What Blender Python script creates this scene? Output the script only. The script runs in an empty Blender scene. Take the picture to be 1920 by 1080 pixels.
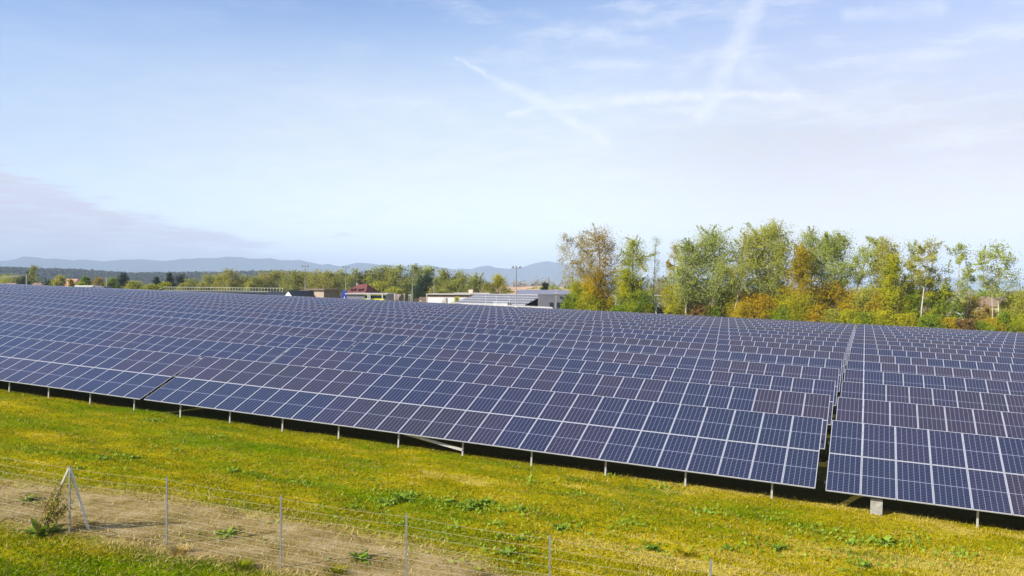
import bpy, math, random
import numpy as np
from mathutils import Matrix, Vector

SC = bpy.context.scene
COL = SC.collection
rng = np.random.default_rng(11)
random.seed(11)
R = math.radians

# ------------------------------------------------------------------ camera
CAMZ = 7.0
FPX, PIT, ROLL = 1549.9, 0.002535, 0.007089
cam = bpy.data.cameras.new("camera")
cam.sensor_width = 36.0
cam.lens = 36.0 * FPX / 1920.0
cam.clip_start, cam.clip_end = 0.1, 20000
cam_o = bpy.data.objects.new("camera", cam)
COL.objects.link(cam_o)
_c, _s, _cr, _sr = math.cos(PIT), math.sin(PIT), math.cos(ROLL), math.sin(ROLL)
C_FWD = Vector((0, _c, -_s))
_up0 = Vector((0, _s, _c))
C_RIGHT = Vector((1, 0, 0)) * _cr + _up0 * _sr
C_UP = Vector((1, 0, 0)) * -_sr + _up0 * _cr
m3 = Matrix((C_RIGHT, C_UP, -C_FWD)).transposed()
cam_o.matrix_world = Matrix.Translation((0, 0, CAMZ)) @ m3.to_4x4()
SC.camera = cam_o

# ------------------------------------------------------------------ light
SUN_EL, SUN_AZ = R(33), math.atan2(-0.87, -0.49)       # azimuth from +Y towards +X
SUN_DIR = Vector((math.sin(SUN_AZ) * math.cos(SUN_EL), math.cos(SUN_AZ) * math.cos(SUN_EL), math.sin(SUN_EL)))
sun = bpy.data.lights.new("sun", 'SUN')
sun.energy, sun.angle, sun.color = 5.0, R(0.53), (1.0, 0.95, 0.87)
sun_o = bpy.data.objects.new("sun", sun)
sun_o.rotation_euler = SUN_DIR.to_track_quat('Z', 'Y').to_euler()
COL.objects.link(sun_o)

SC.view_settings.view_transform = 'Standard'
SC.view_settings.look = 'None'
SC.view_settings.exposure = 0.62
SC.view_settings.gamma = 1.0
SC.cycles.max_bounces = 6
SC.cycles.volume_bounces = 0
SC.cycles.transparent_max_bounces = 8


# ------------------------------------------------------------------ node helpers
class NT:
    def __init__(self, tree):
        self.t = tree

    def n(self, kind, **kw):
        nd = self.t.nodes.new(kind)
        for k, v in kw.items():
            setattr(nd, k, v)
        return nd

    def link(self, a, b):
        self.t.links.new(a, b)

    def put(self, sock, v):
        if isinstance(v, bpy.types.NodeSocket):
            self.link(v, sock)
        elif isinstance(v, (tuple, list)):
            if sock.type == 'RGBA' and len(v) == 3:
                v = (*v, 1.0)
            sock.default_value = v
        else:
            sock.default_value = v

    def math(self, op, a, b=0.0, c=0.0, clamp=False):
        nd = self.n('ShaderNodeMath', operation=op, use_clamp=clamp)
        self.put(nd.inputs[0], a)
        if len(nd.inputs) > 1:
            self.put(nd.inputs[1], b)
        if len(nd.inputs) > 2:
            self.put(nd.inputs[2], c)
        return nd.outputs[0]

    def vmath(self, op, a, b=(0, 0, 0), out=0):
        nd = self.n('ShaderNodeVectorMath', operation=op)
        self.put(nd.inputs[0], a)
        if op == 'SCALE':
            self.put(nd.inputs['Scale'], b)
        else:
            self.put(nd.inputs[1], b)
        return nd.outputs[out]

    def mix(self, f, a, b, blend='MIX'):
        nd = self.n('ShaderNodeMix', data_type='RGBA', blend_type=blend)
        self.put(nd.inputs[0], f)
        self.put(nd.inputs[6], a)
        self.put(nd.inputs[7], b)
        return nd.outputs[2]

    def noise(self, vec, scale, detail=4.0, rough=0.55, out=0):
        nd = self.n('ShaderNodeTexNoise')
        if vec is not None:
            self.link(vec, nd.inputs['Vector'])
        nd.inputs['Scale'].default_value = scale
        nd.inputs['Detail'].default_value = detail
        nd.inputs['Roughness'].default_value = rough
        return nd.outputs[out]

    def ramp(self, f, stops, interp='LINEAR'):
        nd = self.n('ShaderNodeValToRGB')
        cr = nd.color_ramp
        cr.interpolation = interp
        while len(cr.elements) < len(stops):
            cr.elements.new(0.5)
        for e, (p, c) in zip(cr.elements, stops):
            e.position = p
            e.color = (*c, 1.0) if len(c) == 3 else c
        self.put(nd.inputs[0], f)
        return nd.outputs[0]

    def smooth(self, f, a, b, lo=0.0, hi=1.0):
        nd = self.n('ShaderNodeMapRange', interpolation_type='SMOOTHSTEP')
        self.put(nd.inputs[0], f)
        for i, v in enumerate((a, b, lo, hi)):
            nd.inputs[i + 1].default_value = v
        return nd.outputs[0]

    def mapping(self, vec, scale=(1, 1, 1), rot=(0, 0, 0), loc=(0, 0, 0)):
        nd = self.n('ShaderNodeMapping')
        self.link(vec, nd.inputs[0])
        nd.inputs[1].default_value = loc
        nd.inputs[2].default_value = rot
        nd.inputs[3].default_value = scale
        return nd.outputs[0]


def new_mat(name):
    m = bpy.data.materials.new(name)
    m.use_nodes = True
    t = m.node_tree
    t.nodes.clear()
    return m, NT(t)


def finish(k, color, rough=0.8, metal=0.0, spec=0.3, bump=None, bump_s=0.3, bump_d=0.02, trans=None):
    out = k.n('ShaderNodeOutputMaterial')
    b = k.n('ShaderNodeBsdfPrincipled')
    k.put(b.inputs['Base Color'], color)
    k.put(b.inputs['Roughness'], rough)
    k.put(b.inputs['Metallic'], metal)
    k.put(b.inputs['Specular IOR Level'], spec)
    if bump is not None:
        bn = k.n('ShaderNodeBump')
        bn.inputs['Strength'].default_value = bump_s
        bn.inputs['Distance'].default_value = bump_d
        k.link(bump, bn.inputs['Height'])
        k.link(bn.outputs[0], b.inputs['Normal'])
    sh = b.outputs[0]
    if trans is not None:
        tr = k.n('ShaderNodeBsdfTranslucent')
        k.put(tr.inputs[0], color)
        mx = k.n('ShaderNodeMixShader')
        mx.inputs[0].default_value = trans
        k.link(sh, mx.inputs[1])
        k.link(tr.outputs[0], mx.inputs[2])
        sh = mx.outputs[0]
    k.link(sh, out.inputs[0])


# ------------------------------------------------------------------ world
world = bpy.data.worlds.new("World")
SC.world = world
world.use_nodes = True
world.node_tree.nodes.clear()
w = NT(world.node_tree)
sky = w.n('ShaderNodeTexSky', sky_type='NISHITA')
sky.sun_disc = False
sky.sun_elevation = SUN_EL
sky.sun_rotation = SUN_AZ
sky.altitude = 300
sky.air_density = 1.0
sky.dust_density = 0.6
sky.ozone_density = 2.0
SKY_S = 0.116
gen = w.n('ShaderNodeTexCoord').outputs['Generated']
sep = w.n('ShaderNodeSeparateXYZ')
w.link(gen, sep.inputs[0])
az = w.math('ARCTAN2', sep.outputs[0], sep.outputs[1])
el = w.math('ARCSINE', sep.outputs[2])
comb = w.n('ShaderNodeCombineXYZ')
w.link(az, comb.inputs[0])
w.link(el, comb.inputs[1])
ae = comb.outputs[0]


def az_el(px, py):
    d = (C_FWD + C_RIGHT * ((px - 960) / FPX) + C_UP * ((540 - py) / FPX)).normalized()
    return math.atan2(d.x, d.y), math.asin(d.z)


warp = w.vmath('SCALE', w.vmath('SUBTRACT', w.noise(ae, 26.0, 6.0, 0.65, 1), (0.5, 0.5, 0.5)), 0.020)
aew = w.vmath('ADD', ae, warp)
wisp = w.noise(w.mapping(ae, (14, 60, 1), (0, 0, -0.35)), 1.4, 7.0, 0.62)
fluff = w.noise(w.mapping(ae, (30, 45, 1)), 1.0, 6.0, 0.6)


def contrail(p0, p1, wid, dens, w1=None):
    a, b = az_el(*p0), az_el(*p1)
    d = (b[0] - a[0], b[1] - a[1])
    L2 = d[0] ** 2 + d[1] ** 2
    rel = w.vmath('SUBTRACT', aew, (a[0], a[1], 0))
    t = w.math('MULTIPLY', w.vmath('DOT_PRODUCT', rel, (d[0], d[1], 0), 1), 1 / L2)
    tc = w.math('MAXIMUM', w.math('MINIMUM', t, 1.0), 0.0)
    vec = w.n('ShaderNodeCombineXYZ')
    w.link(w.math('MULTIPLY', tc, d[0]), vec.inputs[0])
    w.link(w.math('MULTIPLY', tc, d[1]), vec.inputs[1])
    dist = w.vmath('LENGTH', w.vmath('SUBTRACT', rel, vec.outputs[0]), out=1)
    w1 = w1 or wid
    width = w.math('MULTIPLY_ADD', tc, (w1 - wid) / FPX, wid / FPX)
    q = w.math('DIVIDE', dist, width)
    m = w.smooth(q, 1.0, 0.0)
    br = w.smooth(fluff, 0.30, 0.62, 0.35, 1.0)
    return w.math('MULTIPLY', w.math('MULTIPLY', m, br), dens)


trails = [((850, 108), (1000, 185), 3, 0.42, 20), ((1000, 185), (1140, 262), 22, 0.48, 16),
          ((950, 214), (1150, 188), 10, 0.55, 14), ((1150, 188), (1320, 178), 14, 0.62, 16),
          ((1320, 178), (1500, 180), 16, 0.6, 9), ((1425, -10), (1375, 100), 26, 0.42, 38),
          ((1375, 100), (1318, 215), 38, 0.45, 26), ((1400, 130), (1485, 176), 34, 0.3, 26),
          ((770, 322), (1000, 288), 16, 0.30, 12), ((610, 360), (745, 337), 12, 0.34, 9),
          ((1590, 28), (1760, 12), 20, 0.30, 24), ((960, 110), (1010, 100), 26, 0.16, 26),
          ((1190, 8), (1260, 45), 30, 0.15, 20), ((1270, 140), (1310, 120), 22, 0.2, 20)]
cloud = 0.0
for p0, p1, wd, dn, w1 in trails:
    c_ = contrail(p0, p1, wd, dn, w1)
    cloud = c_ if isinstance(cloud, float) else w.math('MAXIMUM', cloud, c_)
# thin veil of high cirrus, thickest low and to the right
e0 = az_el(960, 0)[1]
veil_el = w.smooth(el, 0.37, 0.13, 0.0, 1.0)
veil_az = w.smooth(az, -0.72, -0.08, 0.45, 1.0)
veil_r = w.smooth(az, -0.30, 0.50, 0.0, 0.26)
veil = w.math('MULTIPLY', veil_el, veil_az)
veil = w.math('ADD', veil, w.math('MULTIPLY', w.math('SUBTRACT', 1.0, veil), veil_r))
veil = w.math('MULTIPLY', veil, w.smooth(wisp, 0.2, 0.8, 0.90, 1.10), clamp=True)
low = w.math('MULTIPLY', w.smooth(el, 0.18, 0.03, 1.04, 1.45), w.smooth(az, 0.05, 0.35, 1.0, 0.90))
veil_col = w.mix(w.smooth(az, -0.05, 0.40), (0.530, 0.592, 0.635), (0.548, 0.548, 0.605))
skyc = w.vmath('SCALE', sky.outputs[0], SKY_S)
skyc = w.vmath('MULTIPLY', skyc, (0.885, 0.96, 1.17))
base = w.mix(veil, skyc, w.vmath('SCALE', veil_col, low))
cir = w.noise(w.mapping(aew, (5, 26, 1), (0, 0, -0.30)), 1.0, 9.0, 0.66)
cir = w.math('MULTIPLY', w.smooth(cir, 0.46, 0.72), w.math('MULTIPLY', w.smooth(az, -0.45, 0.10, 0.15, 1.0), w.smooth(el, 0.03, 0.14)))
base = w.mix(w.math('MULTIPLY', cir, 0.42), base, (0.70, 0.715, 0.735))
base = w.mix(cloud, base, (0.69, 0.71, 0.73))
# a low bank of grey-lavender stratus on the left
ba, be = az_el(120, 420)
bank_n = w.noise(w.mapping(ae, (6, 42, 1), (0, 0, 0.16)), 1.0, 8.0, 0.62)
bank_f = w.noise(w.mapping(ae, (16, 150, 1), (0, 0, 0.12)), 1.0, 8.0, 0.66)
edge = w.math('MULTIPLY_ADD', w.math('ADD', az, 0.55), -0.30, 0.120)
up = w.math('SUBTRACT', edge, el)
nz = w.math('ADD', w.math('MULTIPLY', w.math('SUBTRACT', bank_n, 0.5), 0.09), w.math('MULTIPLY', w.math('SUBTRACT', bank_f, 0.5), 0.05))
bk = w.smooth(w.math('ADD', up, nz), -0.003, 0.016, 0.0, 1.0)
bk = w.math('MULTIPLY', bk, w.smooth(bank_f, 0.30, 0.62, 0.45, 1.0))
bk = w.math('MULTIPLY', bk, w.smooth(az, -0.08, -0.40, 0.0, 1.0))
bk = w.math('MULTIPLY', bk, w.smooth(el, 0.0, 0.07, 0.55, 0.92))
strk = w.math('MULTIPLY', w.smooth(bank_f, 0.55, 0.72), w.math('MULTIPLY', w.smooth(el, 0.09, 0.055), w.math('MULTIPLY', w.smooth(el, 0.030, 0.048), w.smooth(az, 0.0, -0.18))))
bk = w.math('MAXIMUM', bk, w.math('MULTIPLY', strk, 0.5))
base = w.mix(bk, base, (0.505, 0.490, 0.580))
bg = w.n('ShaderNodeBackground')
w.link(base, bg.inputs[0])
bg.inputs[1].default_value = 1.0
wo = w.n('ShaderNodeOutputWorld')
w.link(bg.outputs[0], wo.inputs[0])

# ------------------------------------------------------------------ object helpers


def tag(o, label=None, cat=None, group=None, kind=None):
    if label:
        o['label'] = label
    if cat:
        o['category'] = cat
    if group:
        o['group'] = group
    if kind:
        o['kind'] = kind
    return o


def empty(name, loc=(0, 0, 0), rz=0.0):
    o = bpy.data.objects.new(name, None)
    o.empty_display_size = 0.3
    o.location = loc
    o.rotation_euler = (0, 0, rz)
    COL.objects.link(o)
    return o


def link(name, me, parent=None):
    o = bpy.data.objects.new(name, me)
    COL.objects.link(o)
    if parent is not None:
        o.parent = parent
    return o


def np_mesh(name, V, F, mats, midx=None, rnd=None, uv=None, smooth=False, dry=None):
    """mesh from numpy arrays; F is (n,k)"""
    V = np.asarray(V, np.float32)
    F = np.asarray(F, np.int32)
    n, k = F.shape
    me = bpy.data.meshes.new(name)
    me.vertices.add(len(V))
    me.vertices.foreach_set('co', V.ravel())
    me.loops.add(n * k)
    me.loops.foreach_set('vertex_index', F.ravel())
    me.polygons.add(n)
    me.polygons.foreach_set('loop_start', np.arange(0, n * k, k, dtype=np.int32))
    me.polygons.foreach_set('loop_total', np.full(n, k, np.int32))
    if smooth:
        me.polygons.foreach_set('use_smooth', np.ones(n, bool))
    for m in (mats if isinstance(mats, (list, tuple)) else [mats]):
        me.materials.append(m)
    if midx is not None:
        me.polygons.foreach_set('material_index', np.asarray(midx, np.int32))
    if rnd is not None:
        a = me.attributes.new('rnd', 'FLOAT', 'FACE')
        a.data.foreach_set('value', np.asarray(rnd, np.float32))
    if dry is not None:
        a = me.attributes.new('dry', 'FLOAT', 'FACE')
        a.data.foreach_set('value', np.asarray(dry, np.float32))
    if uv is not None:
        l = me.uv_layers.new(name='UVMap')
        l.data.foreach_set('uv', np.asarray(uv, np.float32).ravel())
    me.update(calc_edges=True)
    return me


class MB:
    """collects polygons, builds one mesh"""

    def __init__(self):
        self.v, self.f, self.m = [], [], []

    def poly(self, pts, m=0):
        i = len(self.v)
        self.v += [tuple(p) for p in pts]
        self.f.append(tuple(range(i, i + len(pts))))
        self.m.append(m)

    def box(self, a, b, m=0, mat=None):
        (x0, y0, z0), (x1, y1, z1) = a, b
        P = [Vector(p) for p in ((x0, y0, z0), (x1, y0, z0), (x1, y1, z0), (x0, y1, z0), (x0, y0, z1), (x1, y0, z1), (x1, y1, z1), (x0, y1, z1))]
        if mat is not None:
            P = [mat @ p for p in P]
        i = len(self.v)
        self.v += [tuple(p) for p in P]
        for q in ((0, 3, 2, 1), (4, 5, 6, 7), (0, 1, 5, 4), (1, 2, 6, 5), (2, 3, 7, 6), (3, 0, 4, 7)):
            self.f.append(tuple(i + j for j in q))
            self.m.append(m)

    def tube(self, pts, radii, sides=6, m=0, cap=True):
        pts = [Vector(p) for p in pts]
        if not isinstance(radii, (list, tuple)):
            radii = [radii] * len(pts)
        i0 = len(self.v)
        for i, p in enumerate(pts):
            d = (pts[min(i + 1, len(pts) - 1)] - pts[max(i - 1, 0)]).normalized()
            a = d.cross(Vector((0, 0, 1)) if abs(d.z) < 0.9 else Vector((1, 0, 0))).normalized()
            b = d.cross(a)
            for s in range(sides):
                t = 2 * math.pi * s / sides
                self.v.append(tuple(p + (a * math.cos(t) + b * math.sin(t)) * radii[i]))
        for i in range(len(pts) - 1):
            for s in range(sides):
                s2 = (s + 1) % sides
                self.f.append((i0 + i * sides + s, i0 + i * sides + s2, i0 + (i + 1) * sides + s2, i0 + (i + 1) * sides + s))
                self.m.append(m)
        if cap:
            self.f.append(tuple(i0 + s for s in range(sides)))
            self.m.append(m)
            e = i0 + (len(pts) - 1) * sides
            self.f.append(tuple(e + s for s in reversed(range(sides))))
            self.m.append(m)

    def mesh(self, name, mats, smooth=False):
        me = bpy.data.meshes.new(name)
        me.from_pydata(self.v, [], self.f)
        for mt in (mats if isinstance(mats, (list, tuple)) else [mats]):
            me.materials.append(mt)
        me.polygons.foreach_set('material_index', self.m)
        if smooth:
            me.polygons.foreach_set('use_smooth', [True] * len(self.f))
        me.update()
        return me

    def build(self, name, mats, parent=None, smooth=False):
        return link(name, self.mesh(name, mats, smooth), parent)


# ------------------------------------------------------------------ terrain
TH = 0.40376
EX = np.array([math.cos(TH), -math.sin(TH)])
NX = np.array([math.sin(TH), math.cos(TH)])
P0 = np.array([9.554, 25.883])
Z0 = CAMZ - 6.307            # lower edge of the tables at P0
LEG = 0.60                   # lower edge above the ground
SL, SB = -0.03667, -0.001372
PW, PH, TILT, PITCH = 1.01, 2.02, 0.42328, 6.685
C6 = (0.4362, 0.0876, 1.0167, -0.6488, -0.7381, -0.6014)


def st(x, y):
    dx, dy = x - P0[0], y - P0[1]
    return dx * EX[0] + dy * EX[1], dx * NX[0] + dy * NX[1]


def G_st(s, t, X=None, Y=None):
    s = np.asarray(s, float)
    t = np.asarray(t, float)
    sc = np.clip(s, -205, 60)
    tc = np.clip(t, 0, 111)
    z = Z0 - LEG + SL * np.clip(s, -230, 110) + SB * np.clip(t, -40, 150)
    z = z + (C6[0] * sc ** 2 + C6[1] * tc ** 2 + C6[2] * sc * tc) / 1e4 + (C6[3] * tc ** 3 + C6[4] * sc ** 2 * tc + C6[5] * sc * tc ** 2) / 1e6
    # the land falls away gently behind the array
    z = z - 2.5 * np.clip((t - 112) / 90, 0, 1)
    return z


def G(x, y):
    s, t = st(np.asarray(x, float), np.asarray(y, float))
    z = G_st(s, t)
    # small unevenness of the meadow
    z = z + 0.035 * np.sin(0.9 * x + 0.4 * y) * np.sin(0.7 * y - 0.3 * x) + 0.02 * np.sin(2.3 * x + 1.0) * np.sin(1.9 * y)
    far = np.clip((np.hypot(x, y) - 420) / 700, 0, 1)
    return z * (1 - far) + far * 1.5


def ray(px, py):
    return C_FWD + C_RIGHT * ((px - 960) / FPX) + C_UP * ((540 - py) / FPX)


def at(px, py, Y):
    d = ray(px, py)
    p = d * (Y / d.y)
    return Vector((p.x, p.y, p.z + CAMZ))


def ground_at(px, py, h=0.0):
    """where the line of sight meets the ground (or a level h above it)"""
    d = ray(px, py)
    lo, hi = 8.0, 8.0
    while hi < 400:
        p = d * (hi / d.y)
        if p.z + CAMZ < G(p.x, p.y) + h:
            break
        lo = hi
        hi += 0.5
    for _ in range(30):
        mid = (lo + hi) / 2
        p = d * (mid / d.y)
        if p.z + CAMZ < G(p.x, p.y) + h:
            hi = mid
        else:
            lo = mid
    p = d * (hi / d.y)
    return Vector((p.x, p.y, float(G(p.x, p.y))))


def place(px, T):
    """depth Y of the sight column px at distance T behind the front row"""
    rx = (px - 960) / FPX
    return (T + NX[0] * P0[0] + NX[1] * P0[1]) / (NX[0] * rx + NX[1])


# ------------------------------------------------------------------ materials
def plain(name, col, rough=0.7, metal=0.0, spec=0.3, var=0.25, scale=2.0):
    m, k = new_mat(name)
    pos = k.n('ShaderNodeTexCoord').outputs['Object']
    n = k.noise(pos, scale, 5.0, 0.6)
    lo = tuple(c * (1 - var) for c in col)
    hi = tuple(min(1, c * (1 + var)) for c in col)
    finish(k, k.ramp(n, [(0.3, lo), (0.7, hi)]), rough, metal, spec)
    return m


M_ALU = plain('aluminium', (0.57, 0.57, 0.605), 0.42, 0.35, 0.5, 0.08, 3)
M_GALV = plain('galvanised_steel', (0.27, 0.27, 0.265), 0.5, 0.3, 0.5, 0.18, 6)
M_GALVW = plain('bright_galvanised', (0.46, 0.45, 0.42), 0.5, 0.2, 0.5, 0.15, 6)
M_BRACE = plain('pale_galvanised_tube', (0.55, 0.53, 0.48), 0.5, 0.1, 0.4, 0.1, 5)
M_WIRE = plain('fence_wire', (0.40, 0.355, 0.21), 0.5, 0.1, 0.4, 0.15, 1)
M_CONC = plain('concrete', (0.31, 0.30, 0.26), 0.9, 0, 0.2, 0.25, 7)
M_WHITE = plain('white_render', (0.78, 0.77, 0.74), 0.8, 0, 0.2, 0.05, 0.6)
M_PINKW = plain('cream_render', (0.62, 0.52, 0.42), 0.8, 0, 0.2, 0.08, 0.8)
M_BEIGE = plain('beige_cladding', (0.40, 0.32, 0.245), 0.8, 0, 0.2, 0.10, 0.5)
M_BROWNW = plain('brown_cladding', (0.20, 0.15, 0.115), 0.8, 0, 0.2, 0.12, 0.7)
M_DARK = plain('anthracite_sheet', (0.035, 0.038, 0.045), 0.6, 0, 0.3, 0.2, 0.5)
M_DKGREEN = plain('dark_green_sheet', (0.03, 0.045, 0.04), 0.6, 0, 0.3, 0.2, 0.5)
M_GREYM = plain('grey_metal_cladding', (0.115, 0.115, 0.135), 0.55, 0.1, 0.4, 0.15, 0.5)
M_ROOFGREY = plain('grey_sheet_roof', (0.22, 0.22, 0.26), 0.5, 0.1, 0.4, 0.1, 0.4)
M_SLABW = plain('pale_roof_slab', (0.46, 0.43, 0.38), 0.8, 0, 0.2, 0.08, 0.4)
M_BLUE = plain('blue_plastic', (0.03, 0.06, 0.42), 0.4, 0, 0.4, 0.1, 1)
M_YELLOW = plain('yellow_panel', (0.62, 0.62, 0.03), 0.6, 0, 0.3, 0.08, 1)
M_GLASSD = plain('window_glass', (0.02, 0.025, 0.035), 0.08, 0, 0.6, 0.2, 0.5)
M_BRICKD = plain('dark_brick', (0.16, 0.11, 0.075), 0.85, 0, 0.2, 0.25, 1.2)
M_BARK = plain('bark', (0.13, 0.10, 0.075), 0.9, 0, 0.1, 0.4, 3)
M_BARKL = plain('pale_bark', (0.42, 0.36, 0.27), 0.85, 0, 0.1, 0.3, 2)
M_BIRCH = plain('birch_bark', (0.50, 0.45, 0.36), 0.8, 0, 0.1, 0.2, 2)
M_POLE = plain('mast_paint', (0.33, 0.34, 0.33), 0.6, 0.2, 0.3, 0.1, 1)
M_LAMPW = plain('lamp_white', (0.62, 0.62, 0.62), 0.5, 0, 0.3, 0.03, 1)
M_PIPE = plain('steel_rail', (0.46, 0.48, 0.38), 0.5, 0.2, 0.4, 0.1, 1)
M_BOX = plain('junction_box', (0.05, 0.05, 0.055), 0.6)


def tile_mat(name, c1, c2, sc=3.2):
    m, k = new_mat(name)
    co = k.n('ShaderNodeTexCoord').outputs['Object']
    n = k.noise(co, 0.9, 5)
    wv = k.n('ShaderNodeTexWave', wave_type='BANDS', bands_direction='Z')
    k.link(co, wv.inputs[0])
    wv.inputs['Scale'].default_value = sc
    wv.inputs['Distortion'].default_value = 0.4
    c = k.mix(k.math('MULTIPLY', wv.outputs[1], 0.35), k.ramp(n, [(0.3, c1), (0.7, c2)]), tuple(x * 0.55 for x in c1))
    finish(k, c, 0.85, 0, 0.2)
    return m


M_TILE_O = tile_mat('orange_tiles', (0.46, 0.25, 0.16), (0.56, 0.33, 0.22))
M_TILE_R = tile_mat('red_tiles', (0.15, 0.048, 0.042), (0.21, 0.075, 0.062))
M_TILE_B = tile_mat('brown_tiles', (0.25, 0.165, 0.115), (0.34, 0.235, 0.165))


def panel_glass():
    m, k = new_mat('photovoltaic_cells')
    uvn = k.n('ShaderNodeUVMap', uv_map='UVMap')
    sp = k.n('ShaderNodeSeparateXYZ')
    k.link(uvn.outputs[0], sp.inputs[0])
    u, v = sp.outputs[0], sp.outputs[1]
    du = k.math('PINGPONG', k.math('MULTIPLY', u, 6.0), 0.5)
    dv = k.math('PINGPONG', k.math('MULTIPLY', v, 24.0), 0.5)
    lu = k.math('LESS_THAN', du, 0.055)
    lv = k.math('LESS_THAN', dv, 0.22)
    mid = k.math('LESS_THAN', k.math('ABSOLUTE', k.math('SUBTRACT', v, 0.5)), 0.0085)
    oi = k.n('ShaderNodeObjectInfo')
    obr = oi.outputs['Random']
    att = k.n('ShaderNodeAttribute', attribute_name='rnd').outputs['Fac']
    r = obr
    pos = k.n('ShaderNodeNewGeometry').outputs['Position']
    rot = k.n('ShaderNodeVectorRotate', rotation_type='Z_AXIS')
    k.link(oi.outputs['Location'], rot.inputs['Vector'])
    rot.inputs['Angle'].default_value = TH
    reg = k.noise(k.mapping(rot.outputs[0], (0.085, 0.30, 0.0)), 1.0, 2.0)
    f = k.math('ADD', k.math('ADD', k.math('MULTIPLY', r, 0.17), att), k.math('MULTIPLY_ADD', reg, 1.6, -0.29))
    cell = k.ramp(f, [(0.26, (0.006, 0.012, 0.034)), (0.44, (0.007, 0.010, 0.038)), (0.56, (0.013, 0.012, 0.036)), (0.68, (0.025, 0.013, 0.027)), (0.88, (0.017, 0.012, 0.017))])
    # bright and dark dies of poly-crystalline silicon, cell by cell
    cid = k.n('ShaderNodeCombineXYZ')
    k.link(k.math('FLOOR', k.math('MULTIPLY', u, 6.0)), cid.inputs[0])
    k.link(k.math('FLOOR', k.math('MULTIPLY', v, 24.0)), cid.inputs[1])
    k.link(k.math('MULTIPLY', r, 91.0), cid.inputs[2])
    wn = k.n('ShaderNodeTexWhiteNoise', noise_dimensions='3D')
    k.link(cid.outputs[0], wn.inputs['Vector'])
    cell = k.mix(k.math('MULTIPLY', wn.outputs['Value'], 0.25), cell, (0.008, 0.010, 0.018))
    c = k.mix(k.math('MULTIPLY', lv, 0.22), cell, (0.17, 0.195, 0.29))
    c = k.mix(k.math('MULTIPLY', lu, 0.58), c, (0.22, 0.24, 0.32))
    c = k.mix(k.math('MULTIPLY', mid, 0.7), c, (0.26, 0.28, 0.36))
    dust = k.noise(pos, 1.3, 6, 0.65)
    rough = k.math('MULTIPLY_ADD', dust, 0.15, 0.10)
    finish(k, c, rough, 0.0, 0.5)
    return m


M_CELL = panel_glass()


def grass_group():
    """shared by the ground sheet and the blades: tone of the sward at a place"""
    g = bpy.data.node_groups.new('sward_tone', 'ShaderNodeTree')
    g.interface.new_socket('Color', in_out='OUTPUT', socket_type='NodeSocketColor')
    g.interface.new_socket('Dry', in_out='OUTPUT', socket_type='NodeSocketFloat')
    k = NT(g)
    out = k.n('NodeGroupOutput')
    pos = k.n('ShaderNodeNewGeometry').outputs['Position']
    pr = k.mapping(pos, (1, 1, 0.2), (0, 0, TH))
    st_ = k.mapping(pr, (0.35, 1.0, 1))
    a = k.noise(st_, 0.33, 4, 0.6)
    b = k.noise(st_, 1.5, 5, 0.65)
    c = k.noise(pr, 5.5, 4, 0.7)
    f = k.math('ADD', k.math('ADD', k.math('MULTIPLY', a, 0.56), k.math('MULTIPLY', b, 0.36)), k.math('MULTIPLY', c, 0.24))
    spx = k.n('ShaderNodeSeparateXYZ')
    k.link(pos, spx.inputs[0])
    # greener below the fence on the left, drier to the right
    bias = k.math('MULTIPLY', k.smooth(spx.outputs[0], -12.0, 12.0, -1.0, 1.0), 0.045)
    near = k.math('MULTIPLY', k.smooth(spx.outputs[1], 19.5, 17.0), k.smooth(spx.outputs[0], -5.0, -9.0))
    f = k.math('SUBTRACT', k.math('ADD', f, bias), k.math('MULTIPLY', near, 0.15))
    col = k.ramp(f, [(0.40, (0.12, 0.215, 0.0)), (0.50, (0.205, 0.240, 0.003)), (0.575, (0.31, 0.272, 0.005)), (0.63, (0.42, 0.335, 0.004)), (0.69, (0.54, 0.42, 0.07))])
    # blue-green clover patches
    cl = k.smooth(k.noise(k.mapping(pr, (0.45, 1, 1), loc=(31, 7, 3)), 0.55, 4, 0.6), 0.56, 0.68)
    col = k.mix(k.math('MULTIPLY', cl, 0.6), col, (0.085, 0.165, 0.010))
    dry = k.n('ShaderNodeAttribute', attribute_name='dry').outputs['Fac']
    dn = k.math('MULTIPLY', dry, k.smooth(c, 0.25, 0.6, 0.55, 1.25), clamp=True)
    col = k.mix(dn, col, k.ramp(b, [(0.35, (0.27, 0.20, 0.055)), (0.6, (0.42, 0.32, 0.12))]))
    k.link(col, out.inputs[0])
    k.link(f, out.inputs[1])
    return g


GG = grass_group()


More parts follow.
